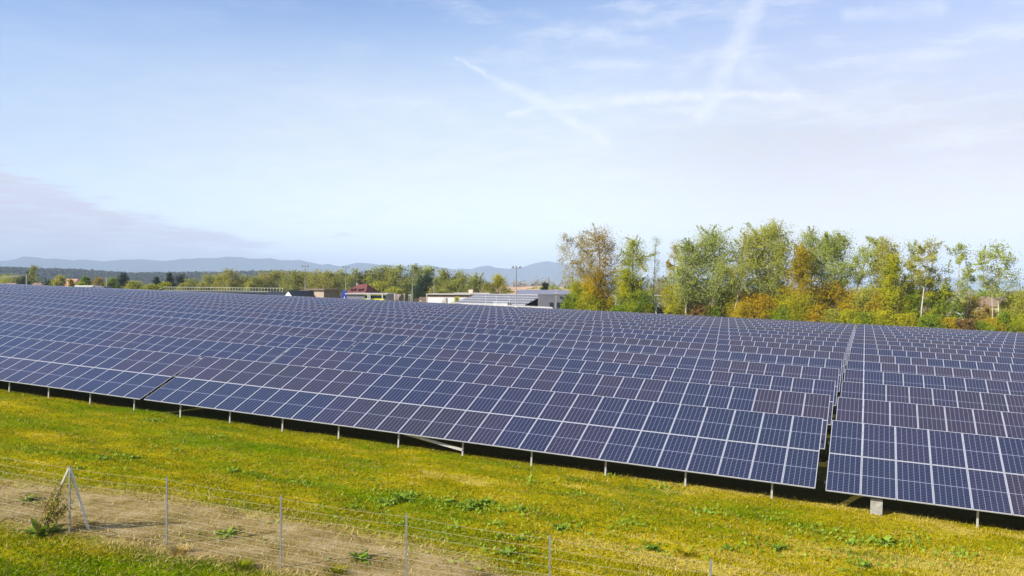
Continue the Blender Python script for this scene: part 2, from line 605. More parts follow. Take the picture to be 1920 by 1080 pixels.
def sward_mat(name, blade):
    m, k = new_mat(name)
    gn = k.n('ShaderNodeGroup')
    gn.node_tree = GG
    col = gn.outputs[0]
    if blade:
        r = k.n('ShaderNodeAttribute', attribute_name='rnd').outputs['Fac']
        col = k.mix(k.smooth(r, 0.82, 1.0, 0.0, 0.6), col, (0.55, 0.43, 0.07))
        col = k.mix(k.smooth(r, 0.40, 0.0, 0.0, 0.85), col, (0.045, 0.070, 0.002))
        finish(k, col, 0.8, 0, 0.0, trans=0.25)
    else:
        pos = k.n('ShaderNodeNewGeometry').outputs['Position']
        n = k.noise(pos, 9.0, 5, 0.75)
        col = k.mix(k.smooth(n, 0.54, 0.34, 0.0, 0.7), col, (0.075, 0.080, 0.004))
        sx = k.n('ShaderNodeSeparateXYZ')
        k.link(pos, sx.inputs[0])
        r2 = k.vmath('LENGTH', pos, out=1)
        fld = k.ramp(k.noise(pos, 0.006, 3), [(0.4, (0.10, 0.13, 0.03)), (0.5, (0.20, 0.17, 0.07)), (0.6, (0.34, 0.24, 0.14))])
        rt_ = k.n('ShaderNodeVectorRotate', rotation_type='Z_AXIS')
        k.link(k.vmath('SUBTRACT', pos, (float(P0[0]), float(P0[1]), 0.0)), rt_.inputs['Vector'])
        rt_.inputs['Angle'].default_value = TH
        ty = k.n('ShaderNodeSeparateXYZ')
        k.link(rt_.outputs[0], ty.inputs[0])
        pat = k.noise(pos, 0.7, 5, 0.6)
        table_shade = k.smooth(k.math('ADD', ty.outputs[1], k.math('MULTIPLY', pat, 1.4)), 1.0, 1.8, 0.0, 0.9)  # shade under the tables painted into the ground colour as a dark brown
        table_shade = k.math('MULTIPLY', table_shade, k.smooth(r2, 220, 160))
        col = k.mix(table_shade, col, k.ramp(n, [(0.3, (0.030, 0.022, 0.010)), (0.7, (0.060, 0.052, 0.020))]))
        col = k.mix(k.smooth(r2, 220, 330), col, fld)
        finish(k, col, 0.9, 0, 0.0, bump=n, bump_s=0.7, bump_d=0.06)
    return m


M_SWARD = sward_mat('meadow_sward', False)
M_BLADE = sward_mat('grass_blades', True)


def straw_mat():
    m, k = new_mat('dry_straw')
    r = k.n('ShaderNodeAttribute', attribute_name='rnd').outputs['Fac']
    finish(k, k.ramp(r, [(0.0, (0.26, 0.17, 0.03)), (0.5, (0.48, 0.35, 0.10)), (1.0, (0.60, 0.48, 0.19))]), 0.8, 0, 0.15, trans=0.15)
    return m


M_STRAW = straw_mat()


def dirt_mat():
    m, k = new_mat('gravel_and_chaff')
    pos = k.n('ShaderNodeNewGeometry').outputs['Position']
    a = k.noise(k.mapping(pos, (1, 1, 0.2), (0, 0, TH)), 0.9, 5, 0.65)
    b = k.noise(pos, 13, 5, 0.8)
    f = k.math('ADD', k.math('MULTIPLY', a, 0.62), k.math('MULTIPLY', b, 0.46))
    c = k.ramp(f, [(0.37, (0.09, 0.066, 0.010)), (0.47, (0.195, 0.138, 0.034)), (0.56, (0.305, 0.218, 0.078)), (0.69, (0.46, 0.35, 0.17))])
    finish(k, c, 0.95, 0, 0.1, bump=b, bump_s=0.7, bump_d=0.04)
    return m


M_DIRT = dirt_mat()


def leaf_mat(name, cols, trans=0.48, scale=0.45):
    m, k = new_mat(name)
    r = k.n('ShaderNodeAttribute', attribute_name='rnd').outputs['Fac']
    pos = k.n('ShaderNodeNewGeometry').outputs['Position']
    n = k.noise(pos, scale, 3)
    f = k.math('ADD', k.math('MULTIPLY', r, 0.65), k.math('MULTIPLY_ADD', n, 1.0, -0.32))
    st_ = [(i / (len(cols) - 1) * 0.9 + 0.05, c) for i, c in enumerate(cols)]
    finish(k, k.ramp(f, st_), 0.7, 0, 0.06, trans=trans)
    return m


L = {
    'greygreen': leaf_mat('grey_green_leaves', [(0.230, 0.270, 0.045), (0.380, 0.420, 0.085), (0.500, 0.520, 0.170)]),
    'olive': leaf_mat('olive_leaves', [(0.240, 0.250, 0.022), (0.400, 0.400, 0.045), (0.520, 0.500, 0.090)]),
    'brown': leaf_mat('brown_autumn_leaves', [(0.220, 0.155, 0.028), (0.370, 0.270, 0.050), (0.420, 0.330, 0.100)]),
    'ygreen': leaf_mat('yellow_green_leaves', [(0.186, 0.235, 0.005), (0.405, 0.408, 0.007), (0.620, 0.550, 0.015)]),
    'orange': leaf_mat('orange_leaves', [(0.340, 0.200, 0.002), (0.500, 0.345, 0.003), (0.580, 0.460, 0.006)]),
    'yellow': leaf_mat('yellow_leaves', [(0.300, 0.270, 0.004), (0.440, 0.410, 0.006), (0.520, 0.480, 0.020)]),
    'ochre': leaf_mat('ochre_leaves', [(0.290, 0.190, 0.004), (0.440, 0.330, 0.006), (0.520, 0.430, 0.012)]),
    'green': leaf_mat('green_leaves', [(0.095, 0.154, 0.007), (0.210, 0.286, 0.010), (0.358, 0.408, 0.018)]),
    'dark': leaf_mat('dark_green_leaves', [(0.022, 0.038, 0.014), (0.045, 0.066, 0.022), (0.075, 0.098, 0.034)]),
    'birch': leaf_mat('pale_birch_leaves', [(0.270, 0.240, 0.090), (0.400, 0.360, 0.170), (0.500, 0.460, 0.270)]),
    'red': leaf_mat('russet_leaves', [(0.170, 0.090, 0.020), (0.260, 0.160, 0.035), (0.330, 0.230, 0.060)]),
    'poplar': leaf_mat('poplar_row_leaves', [(0.170, 0.185, 0.026), (0.320, 0.330, 0.055), (0.450, 0.430, 0.100)]),
    'poplary': leaf_mat('poplar_yellowing_leaves', [(0.210, 0.200, 0.028), (0.360, 0.335, 0.055), (0.480, 0.430, 0.100)]),
    'bare': leaf_mat('bare_twigs', [(0.320, 0.270, 0.200), (0.420, 0.370, 0.290), (0.500, 0.460, 0.380)]),
    'hill': leaf_mat('far_wood_leaves', [(0.028, 0.038, 0.018), (0.052, 0.060, 0.026), (0.085, 0.080, 0.036)], 0.1, 0.02),
    'dock': leaf_mat('dock_leaves', [(0.105, 0.178, 0.014), (0.184, 0.281, 0.023), (0.298, 0.391, 0.046)], 0.25, 3.0),
}

# ------------------------------------------------------------------ ground


def spaced(lo, hi, step, a, b, grow=1.22):
    xs = list(np.arange(a, b + 1e-6, step))
    d, x = step, b
    while x < hi:
        d *= grow
        x = min(hi, x + d)
        xs.append(x)
    d, x = step, a
    while x > lo:
        d *= grow
        x = max(lo, x - d)
        xs.insert(0, x)
    return np.array(xs)


gx = spaced(-11400, 11400, 0.45, -26, 20, 1.1)
gy = spaced(-350, 11400, 0.45, 12, 44, 1.08)
XX, YY = np.meshgrid(gx, gy)
ZZ = G(XX, YY)
V = np.stack([XX, YY, ZZ], -1).reshape(-1, 3)
nx_, ny_ = len(gx), len(gy)
ii = np.arange(nx_ * ny_).reshape(ny_, nx_)
F = np.stack([ii[:-1, :-1], ii[:-1, 1:], ii[1:, 1:], ii[1:, :-1]], -1).reshape(-1, 4)
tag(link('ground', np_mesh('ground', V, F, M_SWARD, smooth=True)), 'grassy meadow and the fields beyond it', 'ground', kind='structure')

# dry gravel strip along the fence
UPL = [(-90, 902), (0, 912), (100, 917), (200, 929), (300, 939), (420, 955), (540, 981), (640, 1001), (700, 1019), (800, 1044), (950, 1081), (1100, 1114)]
LOL = [(-90, 979), (0, 976), (60, 980), (180, 998), (260, 1016), (350, 1037), (480, 1060), (600, 1082), (740, 1109), (850, 1124), (950, 1129), (1100, 1134)]
sv, sf = [], []
NS, NW = 260, 8


def lerp_poly(poly, f):
    q = f * (len(poly) - 1)
    i = min(int(q), len(poly) - 2)
    return tuple(poly[i][j] + (poly[i + 1][j] - poly[i][j]) * (q - i) for j in (0, 1))


for i in range(NS + 1):
    a, b = ground_at(*lerp_poly(UPL, i / NS)), ground_at(*lerp_poly(LOL, i / NS))
    j1 = 0.30 * math.sin(i * 0.33) * math.sin(i * 0.137) + random.uniform(-0.12, 0.12)
    j2 = 0.22 * math.sin(i * 0.41 + 2) * math.sin(i * 0.171) + random.uniform(-0.10, 0.10)
    d = (b - a).normalized()
    a, b = a + d * j1, b + d * j2
    for q in range(NW + 1):
        p = a.lerp(b, q / NW)
        sv.append((p.x, p.y, float(G(p.x, p.y)) + 0.012))
for i in range(NS):
    for q in range(NW):
        o = i * (NW + 1) + q
        sf.append((o, o + 1, o + NW + 2, o + NW + 1))
tag(link('gravel_path', np_mesh('gravel_path', sv, sf, M_DIRT)), 'pale dry gravel strip under the wire fence', 'path', kind='structure')
strip_v = np.array(sv).reshape(NS + 1, NW + 1, 3)


def in_strip(x, y):
    """signed-ish test: inside the gravel strip"""
    u_, l_ = strip_v[:, 0, :2], strip_v[:, -1, :2]
    c = (u_ + l_) / 2
    hw = np.linalg.norm(u_ - l_, axis=1) / 2
    out = np.full(len(x), 9.0)
    for i in range(0, len(c), 5):
        d = np.hypot(x - c[i, 0], y - c[i, 1]) / hw[i]
        out = np.minimum(out, d)
    return out


def dryness(x, y):
    d = in_strip(x, y)
    return np.clip(1.0 - (d - 0.88) / 0.30, 0, 1) ** 1.4


gv = V
da = bpy.data.objects['ground'].data.attributes.new('dry', 'FLOAT', 'POINT')
dv = np.zeros(len(gv))
sel = (np.abs(gv[:, 0]) < 30) & (gv[:, 1] < 46) & (gv[:, 1] > 8)
dv[sel] = dryness(gv[sel, 0], gv[sel, 1])
da.data.foreach_set('value', dv.astype(np.float32))

# ------------------------------------------------------------------ mountains and wooded hill
def ridge(name, prof, Y0, depth, mat, label, base_drop=25.0, ncol=640, nrow=26, rough=0.06):
    pxs = np.linspace(prof[0][0], prof[-1][0], ncol)
    tops = np.interp(pxs, [p[0] for p in prof], [p[1] for p in prof])
    kern = np.ones(3) / 3
    tops = np.convolve(np.pad(tops, 1, mode='edge'), kern, 'valid')
    tops = tops + 0.6 * np.sin(pxs * 0.11) + 0.4 * np.sin(pxs * 0.23 + 1)
    V = []
    for j in range(nrow):
        f = j / (nrow - 1) * 2 - 1
        prof_h = math.cos(f * math.pi / 2) ** 1.3 if abs(f) < 1 else 0.0
        for px, py in zip(pxs, tops):
            d = ray(px, py)
            top = d * (Y0 / d.y)
            Yd = Y0 + f * depth
            h = max(top.z + CAMZ, 1.0)
            rr = 1 + rough * (math.sin(px * 0.05 + j * 0.9) + math.sin(px * 0.13 - j * 1.7) * 0.6) * (1 - prof_h)
            V.append((top.x * (1 + f * depth / Y0), Yd, h * min(1.0, prof_h * rr) - base_drop * (1 - prof_h)))
    F = []
    for j in range(nrow - 1):
        for i in range(ncol - 1):
            o = j * ncol + i
            F.append((o, o + 1, o + ncol + 1, o + ncol))
    return tag(link(name, np_mesh(name, V, F, mat, smooth=True)), label, kind='structure')


M_MTN = plain('mountain_forest', (0.045, 0.06, 0.04), 0.95, 0, 0.05, 0.3, 0.002)
MTN = [(-420, 505), (-250, 494), (-120, 498), (-40, 491), (10, 489), (28, 486), (48, 481), (66, 482), (90, 486), (110, 485), (140, 488), (160, 487), (185, 489), (205, 490), (230, 487), (255, 486), (290, 488), (320, 489), (345, 485), (370, 484), (395, 485), (422, 481), (455, 483), (480, 485), (510, 485), (535, 488), (560, 488), (580, 491), (600, 496), (618, 496), (640, 499), (660, 494), (690, 493), (720, 497), (760, 499), (800, 497), (820, 499), (835, 504), (850, 505), (870, 503), (885, 505), (900, 500), (915, 498), (935, 502), (950, 505), (970, 503), (990, 497), (1010, 492), (1030, 490), (1050, 492), (1075, 499), (1110, 508), (1150, 515), (1250, 522), (1400, 526), (1550, 527), (1700, 526), (1780, 522), (1810, 518), (1850, 518), (1880, 521), (1920, 528), (2050, 534), (2300, 538)]
ridge('mountains', MTN, 9500, 1300, M_MTN, 'pale blue mountain range on the horizon')
HILLP = [(-260, 504), (-100, 502), (0, 505), (60, 508), (150, 510), (215, 515), (240, 517), (300, 516), (420, 515), (480, 513), (520, 513), (600, 517), (680, 521), (760, 524), (840, 525), (880, 528), (920, 535), (980, 541)]
M_HILL = plain('hill_floor', (0.05, 0.055, 0.025), 0.95, 0, 0.05, 0.3, 0.02)
ridge('hills', HILLP, 2000, 650, M_HILL, 'low wooded hill in front of the mountains', base_drop=6.0)


# ------------------------------------------------------------------ foliage
LEAF_UP = np.array(SUN_DIR) * 1.7      # leaves turn their faces to the light


def leaf_cards(C, size, rg, flat=0.0, tone=None, aspect=0.6):
    """rhombic leaf clusters at centres C -> V, F, rnd"""
    n = len(C)
    nn = rg.normal(size=(n, 3)) + LEAF_UP
    nn /= np.linalg.norm(nn, axis=1)[:, None]
    a = rg.normal(size=(n, 3))
    a -= nn * (a * nn).sum(1)[:, None]
    a /= np.linalg.norm(a, axis=1)[:, None] + 1e-9
    b = np.cross(nn, a)
    s = (np.asarray(size) * rg.uniform(0.6, 1.3, n))[:, None]
    V = np.stack([C + a * s * 0.5, C + b * s * 0.5 * aspect, C - a * s * 0.5, C - b * s * 0.5 * aspect], 1).reshape(-1, 3)
    F = np.arange(n * 4).reshape(n, 4)
    r = rg.uniform(0, 1, n)
    if tone is not None:
        r = 0.5 * r + 0.5 * tone
    return V, F, r


def profile_r(form, h):
    """crown half width at relative height h (0 crown base .. 1 top)"""
    if form == 'cone':
        return (1 - h) ** 0.8 * min(1, h / 0.12 + 0.35)
    if form == 'column':
        return min(1, 0.55 + 2.2 * h) * min(1, (1 - h) / 0.3 + 0.12)
    if form == 'spread':
        return (max(0, math.sin(math.pi * min(1, (0.12 + 0.88 * h) ** 1.35)))) ** 0.6
    if form == 'bush':
        return math.sqrt(max(0, 1 - h * h))
    return (max(0, math.sin(math.pi * (0.10 + 0.86 * h)))) ** 0.65     # oval


def make_tree(name, label, cat, base, H, Rw, mat, form='oval', crown0=0.2, leaves=3000, leaf=0.30, clumps=38, bark=None, trunk_r=None, lean=(0, 0), sparse=0.0, group=None, limbs=9, seed=0, fork=False, mat2=None):
    rg = np.random.default_rng(seed + 500)
    root = empty(name, base)
    tag(root, label, cat, group)
    bark = bark or M_BARK
    tr = trunk_r or max(0.06, H * 0.012)
    mb = MB()
    n = 7
    path = []
    for i in range(n):
        f = i / (n - 1)
        path.append(Vector((lean[0] * f * H + math.sin(f * 3.1 + seed) * 0.02 * H * f, lean[1] * f * H, f * H * 0.92)))
    mb.tube(path, [tr * (1 - 0.86 * i / (n - 1)) for i in range(n)], 6)

    def axis(h):
        q = max(0.0, min(1.0, h / (0.92 * H))) * (n - 1)
        i = min(int(q), n - 2)
        return path[i].lerp(path[i + 1], q - i)

    c0 = crown0 * H
    cc, cr_, tone = [], [], []
    for i in range(clumps):
        h = (i + rg.uniform(0, 1)) / clumps
        ang = rg.uniform(0, 2 * math.pi)
        cl_r = max(0.6, Rw * rg.uniform(0.32, 0.66) * (0.72 if sparse > 0.65 else 1.0))
        rr = profile_r(form, h) * Rw * math.sqrt(rg.uniform(0.06, 1.0)) * rg.uniform(0.8, 1.12)
        z = c0 + h * max(0.5, H - c0 - rg.uniform(0.55, 1.0) * cl_r)
        a = axis(z)
        cc.append((a.x + rr * math.cos(ang), a.y + rr * math.sin(ang), z))
        cr_.append(cl_r)
        tone.append(rg.uniform(0, 1))
    cc, cr_, tone = np.array(cc), np.array(cr_), np.array(tone)
    order = rg.permutation(clumps)[:max(limbs, int(clumps * (0.35 + 0.5 * sparse)))]
    for i in order:
        p = Vector(cc[i])
        st_h = max(0.12 * H, p.z - math.hypot(p.x - axis(p.z).x, p.y - axis(p.z).y) * rg.uniform(0.9, 1.6) - 0.3)
        a = axis(st_h)
        mid = a.lerp(p, 0.5) + Vector((0, 0, 0.06 * H * rg.uniform(-0.3, 0.6)))
        r0 = tr * max(0.16, 0.5 * (1 - st_h / H))
        mb.tube([a, mid, p], [r0, r0 * 0.6, r0 * 0.2], 4, cap=False)
    if fork:
        a = axis(0.08 * H)
        mb.tube([a, a + Vector((0.06 * H, 0, 0.3 * H)), a + Vector((0.10 * H, 0.02 * H, 0.75 * H))], [tr * 0.8, tr * 0.55, tr * 0.15], 5)
    mb.build('trunk', bark, root, smooth=True)
    leaves = int(leaves * (4.2 if sparse < .65 else 3.4))
    leaf = leaf * 0.82
    idx = rg.integers(0, clumps, leaves)
    d = rg.normal(size=(leaves, 3)) * 0.55
    sq = rg.uniform(0.55, 1.25, (clumps, 3))
    C = cc[idx] + d * cr_[idx][:, None] * sq[idx]
    # leafy shoots that break up the outline
    ns = max(12, clumps)
    sh = rg.integers(0, clumps, ns)
    sd_ = rg.normal(size=(ns, 3)) + np.array([0, 0, 0.5])
    sd_ /= np.linalg.norm(sd_, axis=1)[:, None]
    pick = np.flatnonzero(rg.uniform(0, 1, leaves) < 0.22)
    which = rg.integers(0, ns, len(pick))
    C[pick] = cc[sh[which]] + sd_[which] * (cr_[sh[which]] * rg.uniform(0.4, 1.55, len(pick)))[:, None] + rg.normal(size=(len(pick), 3)) * 0.10
    over = np.flatnonzero(C[:, 2] > H * 1.02)
    C[over] = cc[idx[over]] + d[over] * 0.4 * np.array([1, 1, -1.0])
    C[:, 2] = np.maximum(C[:, 2], rg.uniform(0.05, 0.5, leaves))
    V, F, r = leaf_cards(C, leaf, rg, 0.2, tone[idx])
    mats = [mat] if mat2 is None else [mat, mat2]
    midx = None if mat2 is None else (rg.uniform(0, 1, leaves) < (0.15 + 0.7 * (C[:, 2] / H < 0.45))).astype(int)
    link('crown', np_mesh('crown', V, F, mats, midx, r), root)
    return root


def tree_px(name, label, cat, px, top, half, T, mat, **kw):
    """a tree whose foot stands on the ground in sight column px, T metres behind the front row"""
    Y = place(px, T)
    p = at(px, 560, Y)
    z = float(G(p.x, p.y))
    ztop = at(px, top, Y).z
    Rw = half / FPX * Y
    return make_tree(name, label, cat, (p.x, p.y, z), max(1.0, ztop - z), Rw, mat, **kw)


# ------------------------------------------------------------------ solar tables
PWI, PHI = 0.997, 2.000      # outer size of one panel
FR, TK = 0.019, 0.035        # frame border and thickness
NP, NF = 28, 10
TC, TS_ = math.cos(TILT), math.sin(TILT)


def panel_meshes():
    """front panels: laminate + frame apart; other panels: one mesh"""
    w0, h0 = PWI, PHI
    g = MB()
    g.poly([(FR, FR, TK - .004), (w0 - FR, FR, TK - .004), (w0 - FR, h0 - FR, TK - .004), (FR, h0 - FR, TK - .004)])
    g.poly([(FR, FR, .006), (FR, h0 - FR, .006), (w0 - FR, h0 - FR, .006), (w0 - FR, FR, .006)], 1)
    fr = MB()
    o = [(0, 0), (w0, 0), (w0, h0), (0, h0)]
    i = [(FR, FR), (w0 - FR, FR), (w0 - FR, h0 - FR), (FR, h0 - FR)]
    for a in range(4):
        b = (a + 1) % 4
        fr.poly([(*o[a], TK), (*o[b], TK), (*i[b], TK), (*i[a], TK)])
        fr.poly([(*i[a], TK), (*i[b], TK), (*i[b], 0), (*i[a], 0)])
        fr.poly([(*o[a], 0), (*o[b], 0), (*o[b], TK), (*o[a], TK)])
        fr.poly([(*o[b], 0), (*o[a], 0), (*i[a], 0), (*i[b], 0)])

    def uvd(me, nfaces):
        uv = me.uv_layers.new(name='UVMap')
        for li, c in enumerate(((0, 0), (1, 0), (1, 1), (0, 1))):
            uv.data[li].uv = c
    lam = g.mesh('laminate', [M_CELL, M_DARK])
    uvd(lam, 2)
    frm = fr.mesh('frame', M_ALU)
    one = MB()
    one.v = g.v + fr.v
    one.f = list(g.f) + [tuple(x + len(g.v) for x in f) for f in fr.f]
    one.m = [0, 1] + [2] * len(fr.f)
    om = one.mesh('solar_panel', [M_CELL, M_DARK, M_ALU])
    uvd(om, 2)
    return lam, frm, om


ME_LAM, ME_FRM, ME_ONE = panel_meshes()


def strip_mesh():
    """one line of 28 small far panels"""
    V, F, mi, uv, rn = [], [], [], [], []
    walk = random.uniform(-.15, .2)
    for k in range(NP):
        n0 = len(V)
        walk = max(-.2, min(.28, walk + random.uniform(-.09, .09)))
        r = walk + random.uniform(-.07, .07)
        base = np.array([(v.co.x + k * PW, v.co.y, v.co.z) for v in ME_ONE.vertices])
        for q in base:
            V.append(q)
        ud = ME_ONE.uv_layers[0].data
        for p in ME_ONE.polygons:
            F.append([n0 + v for v in p.vertices])
            mi.append(p.material_index)
            rn.append(r)
            for li in p.loop_indices:
                uv.append(tuple(ud[li].uv))
    return np_mesh('panel_row', V, F, [M_CELL, M_DARK, M_ALU], mi, rn, uv)


STRIPS = [strip_mesh() for _ in range(5)]
M_SLOPE = Matrix.Translation((0, 0, LEG)) @ Matrix.Rotation(TILT, 4, 'X')
LEGX = [1.74 + 2.800 * k for k in range(NF)]
LEGS = {0: -.32, 2: .55}


def leg_mesh(y):
    m = MB()
    top = LEG + y * math.tan(TILT) - 0.10
    m.box((-.029, -.022, -0.25), (-.022, .022, top))
    m.box((-.022, -.022, -0.25), (.029, -.016, top))
    m.box((-.022, .016, -0.25), (.029, .022, top))
    m.box((.022, -.016, -0.25), (.029, -.008, top - .001))
    return m.mesh('leg', M_GALVW)


ME_LEGF, ME_LEGR = leg_mesh(0.42), leg_mesh(2.9)


def rafter_mesh():
    m = MB()
    m.box((-.03, 0.40, -.20), (.03, 3.95, -.10), 0, M_SLOPE)
    return m.mesh('rafter', M_GALV)


def purlin_mesh(v):
    m = MB()
    L_ = NP * PW - .02
    m.box((.02, v - .025, -.098), (L_, v + .025, -.004), 0, M_SLOPE)
    return m.mesh('purlin', M_GALV)


ME_RAF = rafter_mesh()
ME_PUR = [purlin_mesh(v) for v in (.45, 1.55, 2.45, 3.55)]


def frame_mesh():
    """undercarriage of the tables that stand hidden behind the front row"""
    m = MB()
    for x in LEGX:
        for y in (.42, 2.9):
            m.box((x - .03, y - .02, -.25), (x + .03, y + .02, LEG + y * math.tan(TILT) - .1))
        a = Matrix.Translation((x, 0, 0)) @ M_SLOPE
        m.box((-.03, .05, -.2), (.03, 3.95, -.1), 0, a)
    for v in (.45, 1.55, 2.45, 3.55):
        m.box((.02, v - .025, -.098), (NP * PW - .02, v + .025, -.004), 0, M_SLOPE)
    return m.mesh('support_frame', M_GALV)


ME_SUP = frame_mesh()
PANEL_M = [[M_SLOPE @ Matrix.Translation((k * PW + 0.0, j * PH, 0)) for j in (0, 1)] for k in range(NP)]

NROW = 17
GAPR, GAPL = 0.27, 0.22
ORD = ['', 'second', 'third', 'fourth', 'fifth', 'sixth', 'seventh', 'eighth', 'ninth']
UMIN = [-42.6 - 9.43 * k for k in range(NROW)]


def table(k, j):
    """row k, block j (0 right of the wide aisle, 1.. to the left of it)"""
    u0 = GAPR if j == 0 else -NP * j - GAPL * (j - 1)
    s0, t0 = u0 * PW, k * PITCH
    s1 = s0 + NP * PW
    z0, z1 = float(G_st(s0, t0)), float(G_st(s1, t0))
    jit = random.uniform(-.02, .02)
    if k == 1 and j == 1:
        jit = .06
    A = Vector((*(P0 + EX * s0 + NX * t0), z0 + jit))
    B = Vector((*(P0 + EX * s1 + NX * t0), z1 + jit))
    ax = (B - A).normalized()
    ny = Vector((*NX, 0))
    ny = (ny - ax * ny.dot(ax)).normalized()
    az_ = ax.cross(ny)
    M = Matrix((ax, ny, az_)).transposed().to_4x4()
    M.translation = A
    root = empty('solar_table')
    root.matrix_world = M
    if k == 0:
        row = 'front row on the meadow'
    elif k <= 8:
        row = '%s row from the meadow' % ORD[k]
    elif k == NROW - 1:
        row = 'last row before the trees'
    else:
        row = '%s row from the far edge' % ORD[NROW - 1 - k]
    blk = 'right of the wide aisle' if j == 0 else ('first table left of the wide aisle' if j == 1 else '%s table left of the wide aisle' % ORD[j - 1])
    tag(root, 'solar table, %s, %s' % (row, blk), 'solar table', 'solar tables standing in rows on the field')
    if k <= 8:
        for kk in range(NP):
            for v in (0, 1):
                if k == 0:
                    p = link('solar_panel', ME_LAM, root)
                    p.matrix_local = PANEL_M[kk][v]
                    link('frame', ME_FRM, p)
                else:
                    p = link('solar_panel', ME_ONE, root)
                    p.matrix_local = PANEL_M[kk][v]
    else:
        for v in (0, 1):
            p = link('panel_row', STRIPS[random.randrange(5)], root)
            p.matrix_local = M_SLOPE @ Matrix.Translation((0, v * PH, 0))
    if k == 0:
        for x in LEGX:
            x += LEGS.get(j, 0.0)
            if x > NP * PW - .1:
                continue
            link('leg', ME_LEGF, root).location = (x, .42, 0)
            link('leg', ME_LEGR, root).location = (x, 2.9, 0)
            link('rafter', ME_RAF, root).location = (x, 0, 0)
        for me in ME_PUR:
            link('purlin', me, root)
        if j == 1:      # long diagonal brace between two front legs
            m = MB()
            xa, xb = LEGX[4], LEGX[5]
            a, b = Vector((xa, .37, LEG - .02)), Vector((xb, .37, .22))
            d = (b - a).normalized()
            u = Vector((0, 1, 0)).cross(d)
            for t0_, t1_ in ((-.05, .05),):
                P = [a + u * t0_, b + u * t0_, b + u * t1_, a + u * t1_]
                m.poly([p for p in P])
                m.poly([p + Vector((0, .05, 0)) for p in reversed(P)])
                m.poly([P[3], P[2], P[2] + Vector((0, .05, 0)), P[3] + Vector((0, .05, 0))])
                m.poly([P[1], P[0], P[0] + Vector((0, .05, 0)), P[1] + Vector((0, .05, 0))])
            m.build('brace', M_GALVW, root)
        if j == 0:      # concrete footing round the first leg right of the aisle
            m = MB()
            m.box((1.30, .20, -.15), (1.64, .40, .50))
            m.box((1.32, .215, .50), (1.62, .385, .512))
            m.build('concrete_footing', M_CONC, root)
    else:
        link('support_frame', ME_SUP, root)
    if j <= 2 and k <= 5:
        m = MB()
        xe = -.05 if j == 0 else NP * PW + .03
        for y, z in ((.9, .62), (1.9, 1.08), (2.9, 1.55)):
            m.box((xe - .025, y - .06, z), (xe + .025, y + .06, z + .09))
        m.build('junction_box', M_BOX, root)
    return root


for k in range(NROW):
    jmax = int(math.ceil((-UMIN[k] + 3) / (NP + GAPL)))
    for j in range(0, jmax + 1):
        table(k, j)

# ------------------------------------------------------------------ wire fence
FH = 1.65
tops = [(-95, 834), (131, 874), (313, 895), (527, 930), (762, 964), (1031, 1005), (1333, 1050), (1680, 1102)]
posts = [ground_at(px, py, FH) for px, py in tops]
fence = empty('wire_fence', posts[1])
tag(fence, 'rusty galvanised wire fence with thin steel posts along the gravel strip', 'fence')
FO = posts[1]
for i, p in enumerate(posts):
    m = MB()
    q = p - FO
    m.box((q.x - .018, q.y - .018, q.z - .3), (q.x + .018, q.y - .014, q.z + FH + .02))
    m.box((q.x - .018, q.y - .014, q.z - .3), (q.x - .014, q.y + .018, q.z + FH + .02))
    m.box((q.x + .014, q.y - .014, q.z - .3), (q.x + .018, q.y + .018, q.z + FH + .019))
    m.build('post', M_GALV, fence)
top = posts[1] - FO + Vector((0, 0, FH - .03))
dl = (posts[0] - posts[1]).normalized()
dr = (posts[2] - posts[1]).normalized()
for foot in (ground_at(78, 985), ground_at(168, 992)):
    m = MB()
    f = foot - FO
    m.tube([top + (f - top) * .02, f + Vector((0, 0, -.1))], .036, 8)
    m.build('brace', M_BRACE, fence)
m = MB()
HS = [1.60, 1.40, 1.21, 1.03, .86, .70, .55, .40, .26, .12]
for a, b in zip(posts[:-1], posts[1:]):
    n = 8
    for h in HS:
        pts = []
        for i in range(n + 1):
            f = i / n
            q = a.lerp(b, f) - FO
            sag = -.02 * math.sin(math.pi * f) * (1 + .6 * math.sin(h * 9))
            pts.append(q + Vector((0, -.026, h + sag)))
        m.tube(pts, .0033, 3, cap=False)
    nv = int((b - a).length / .45)
    for i in range(1, nv):
        q = a.lerp(b, i / nv) - FO + Vector((0, -.026, 0))
        m.tube([q + Vector((0, 0, .1)), q + Vector((0, 0, 1.6))], .0012, 3, cap=False)
m.build('wire_mesh', M_WIRE, fence)

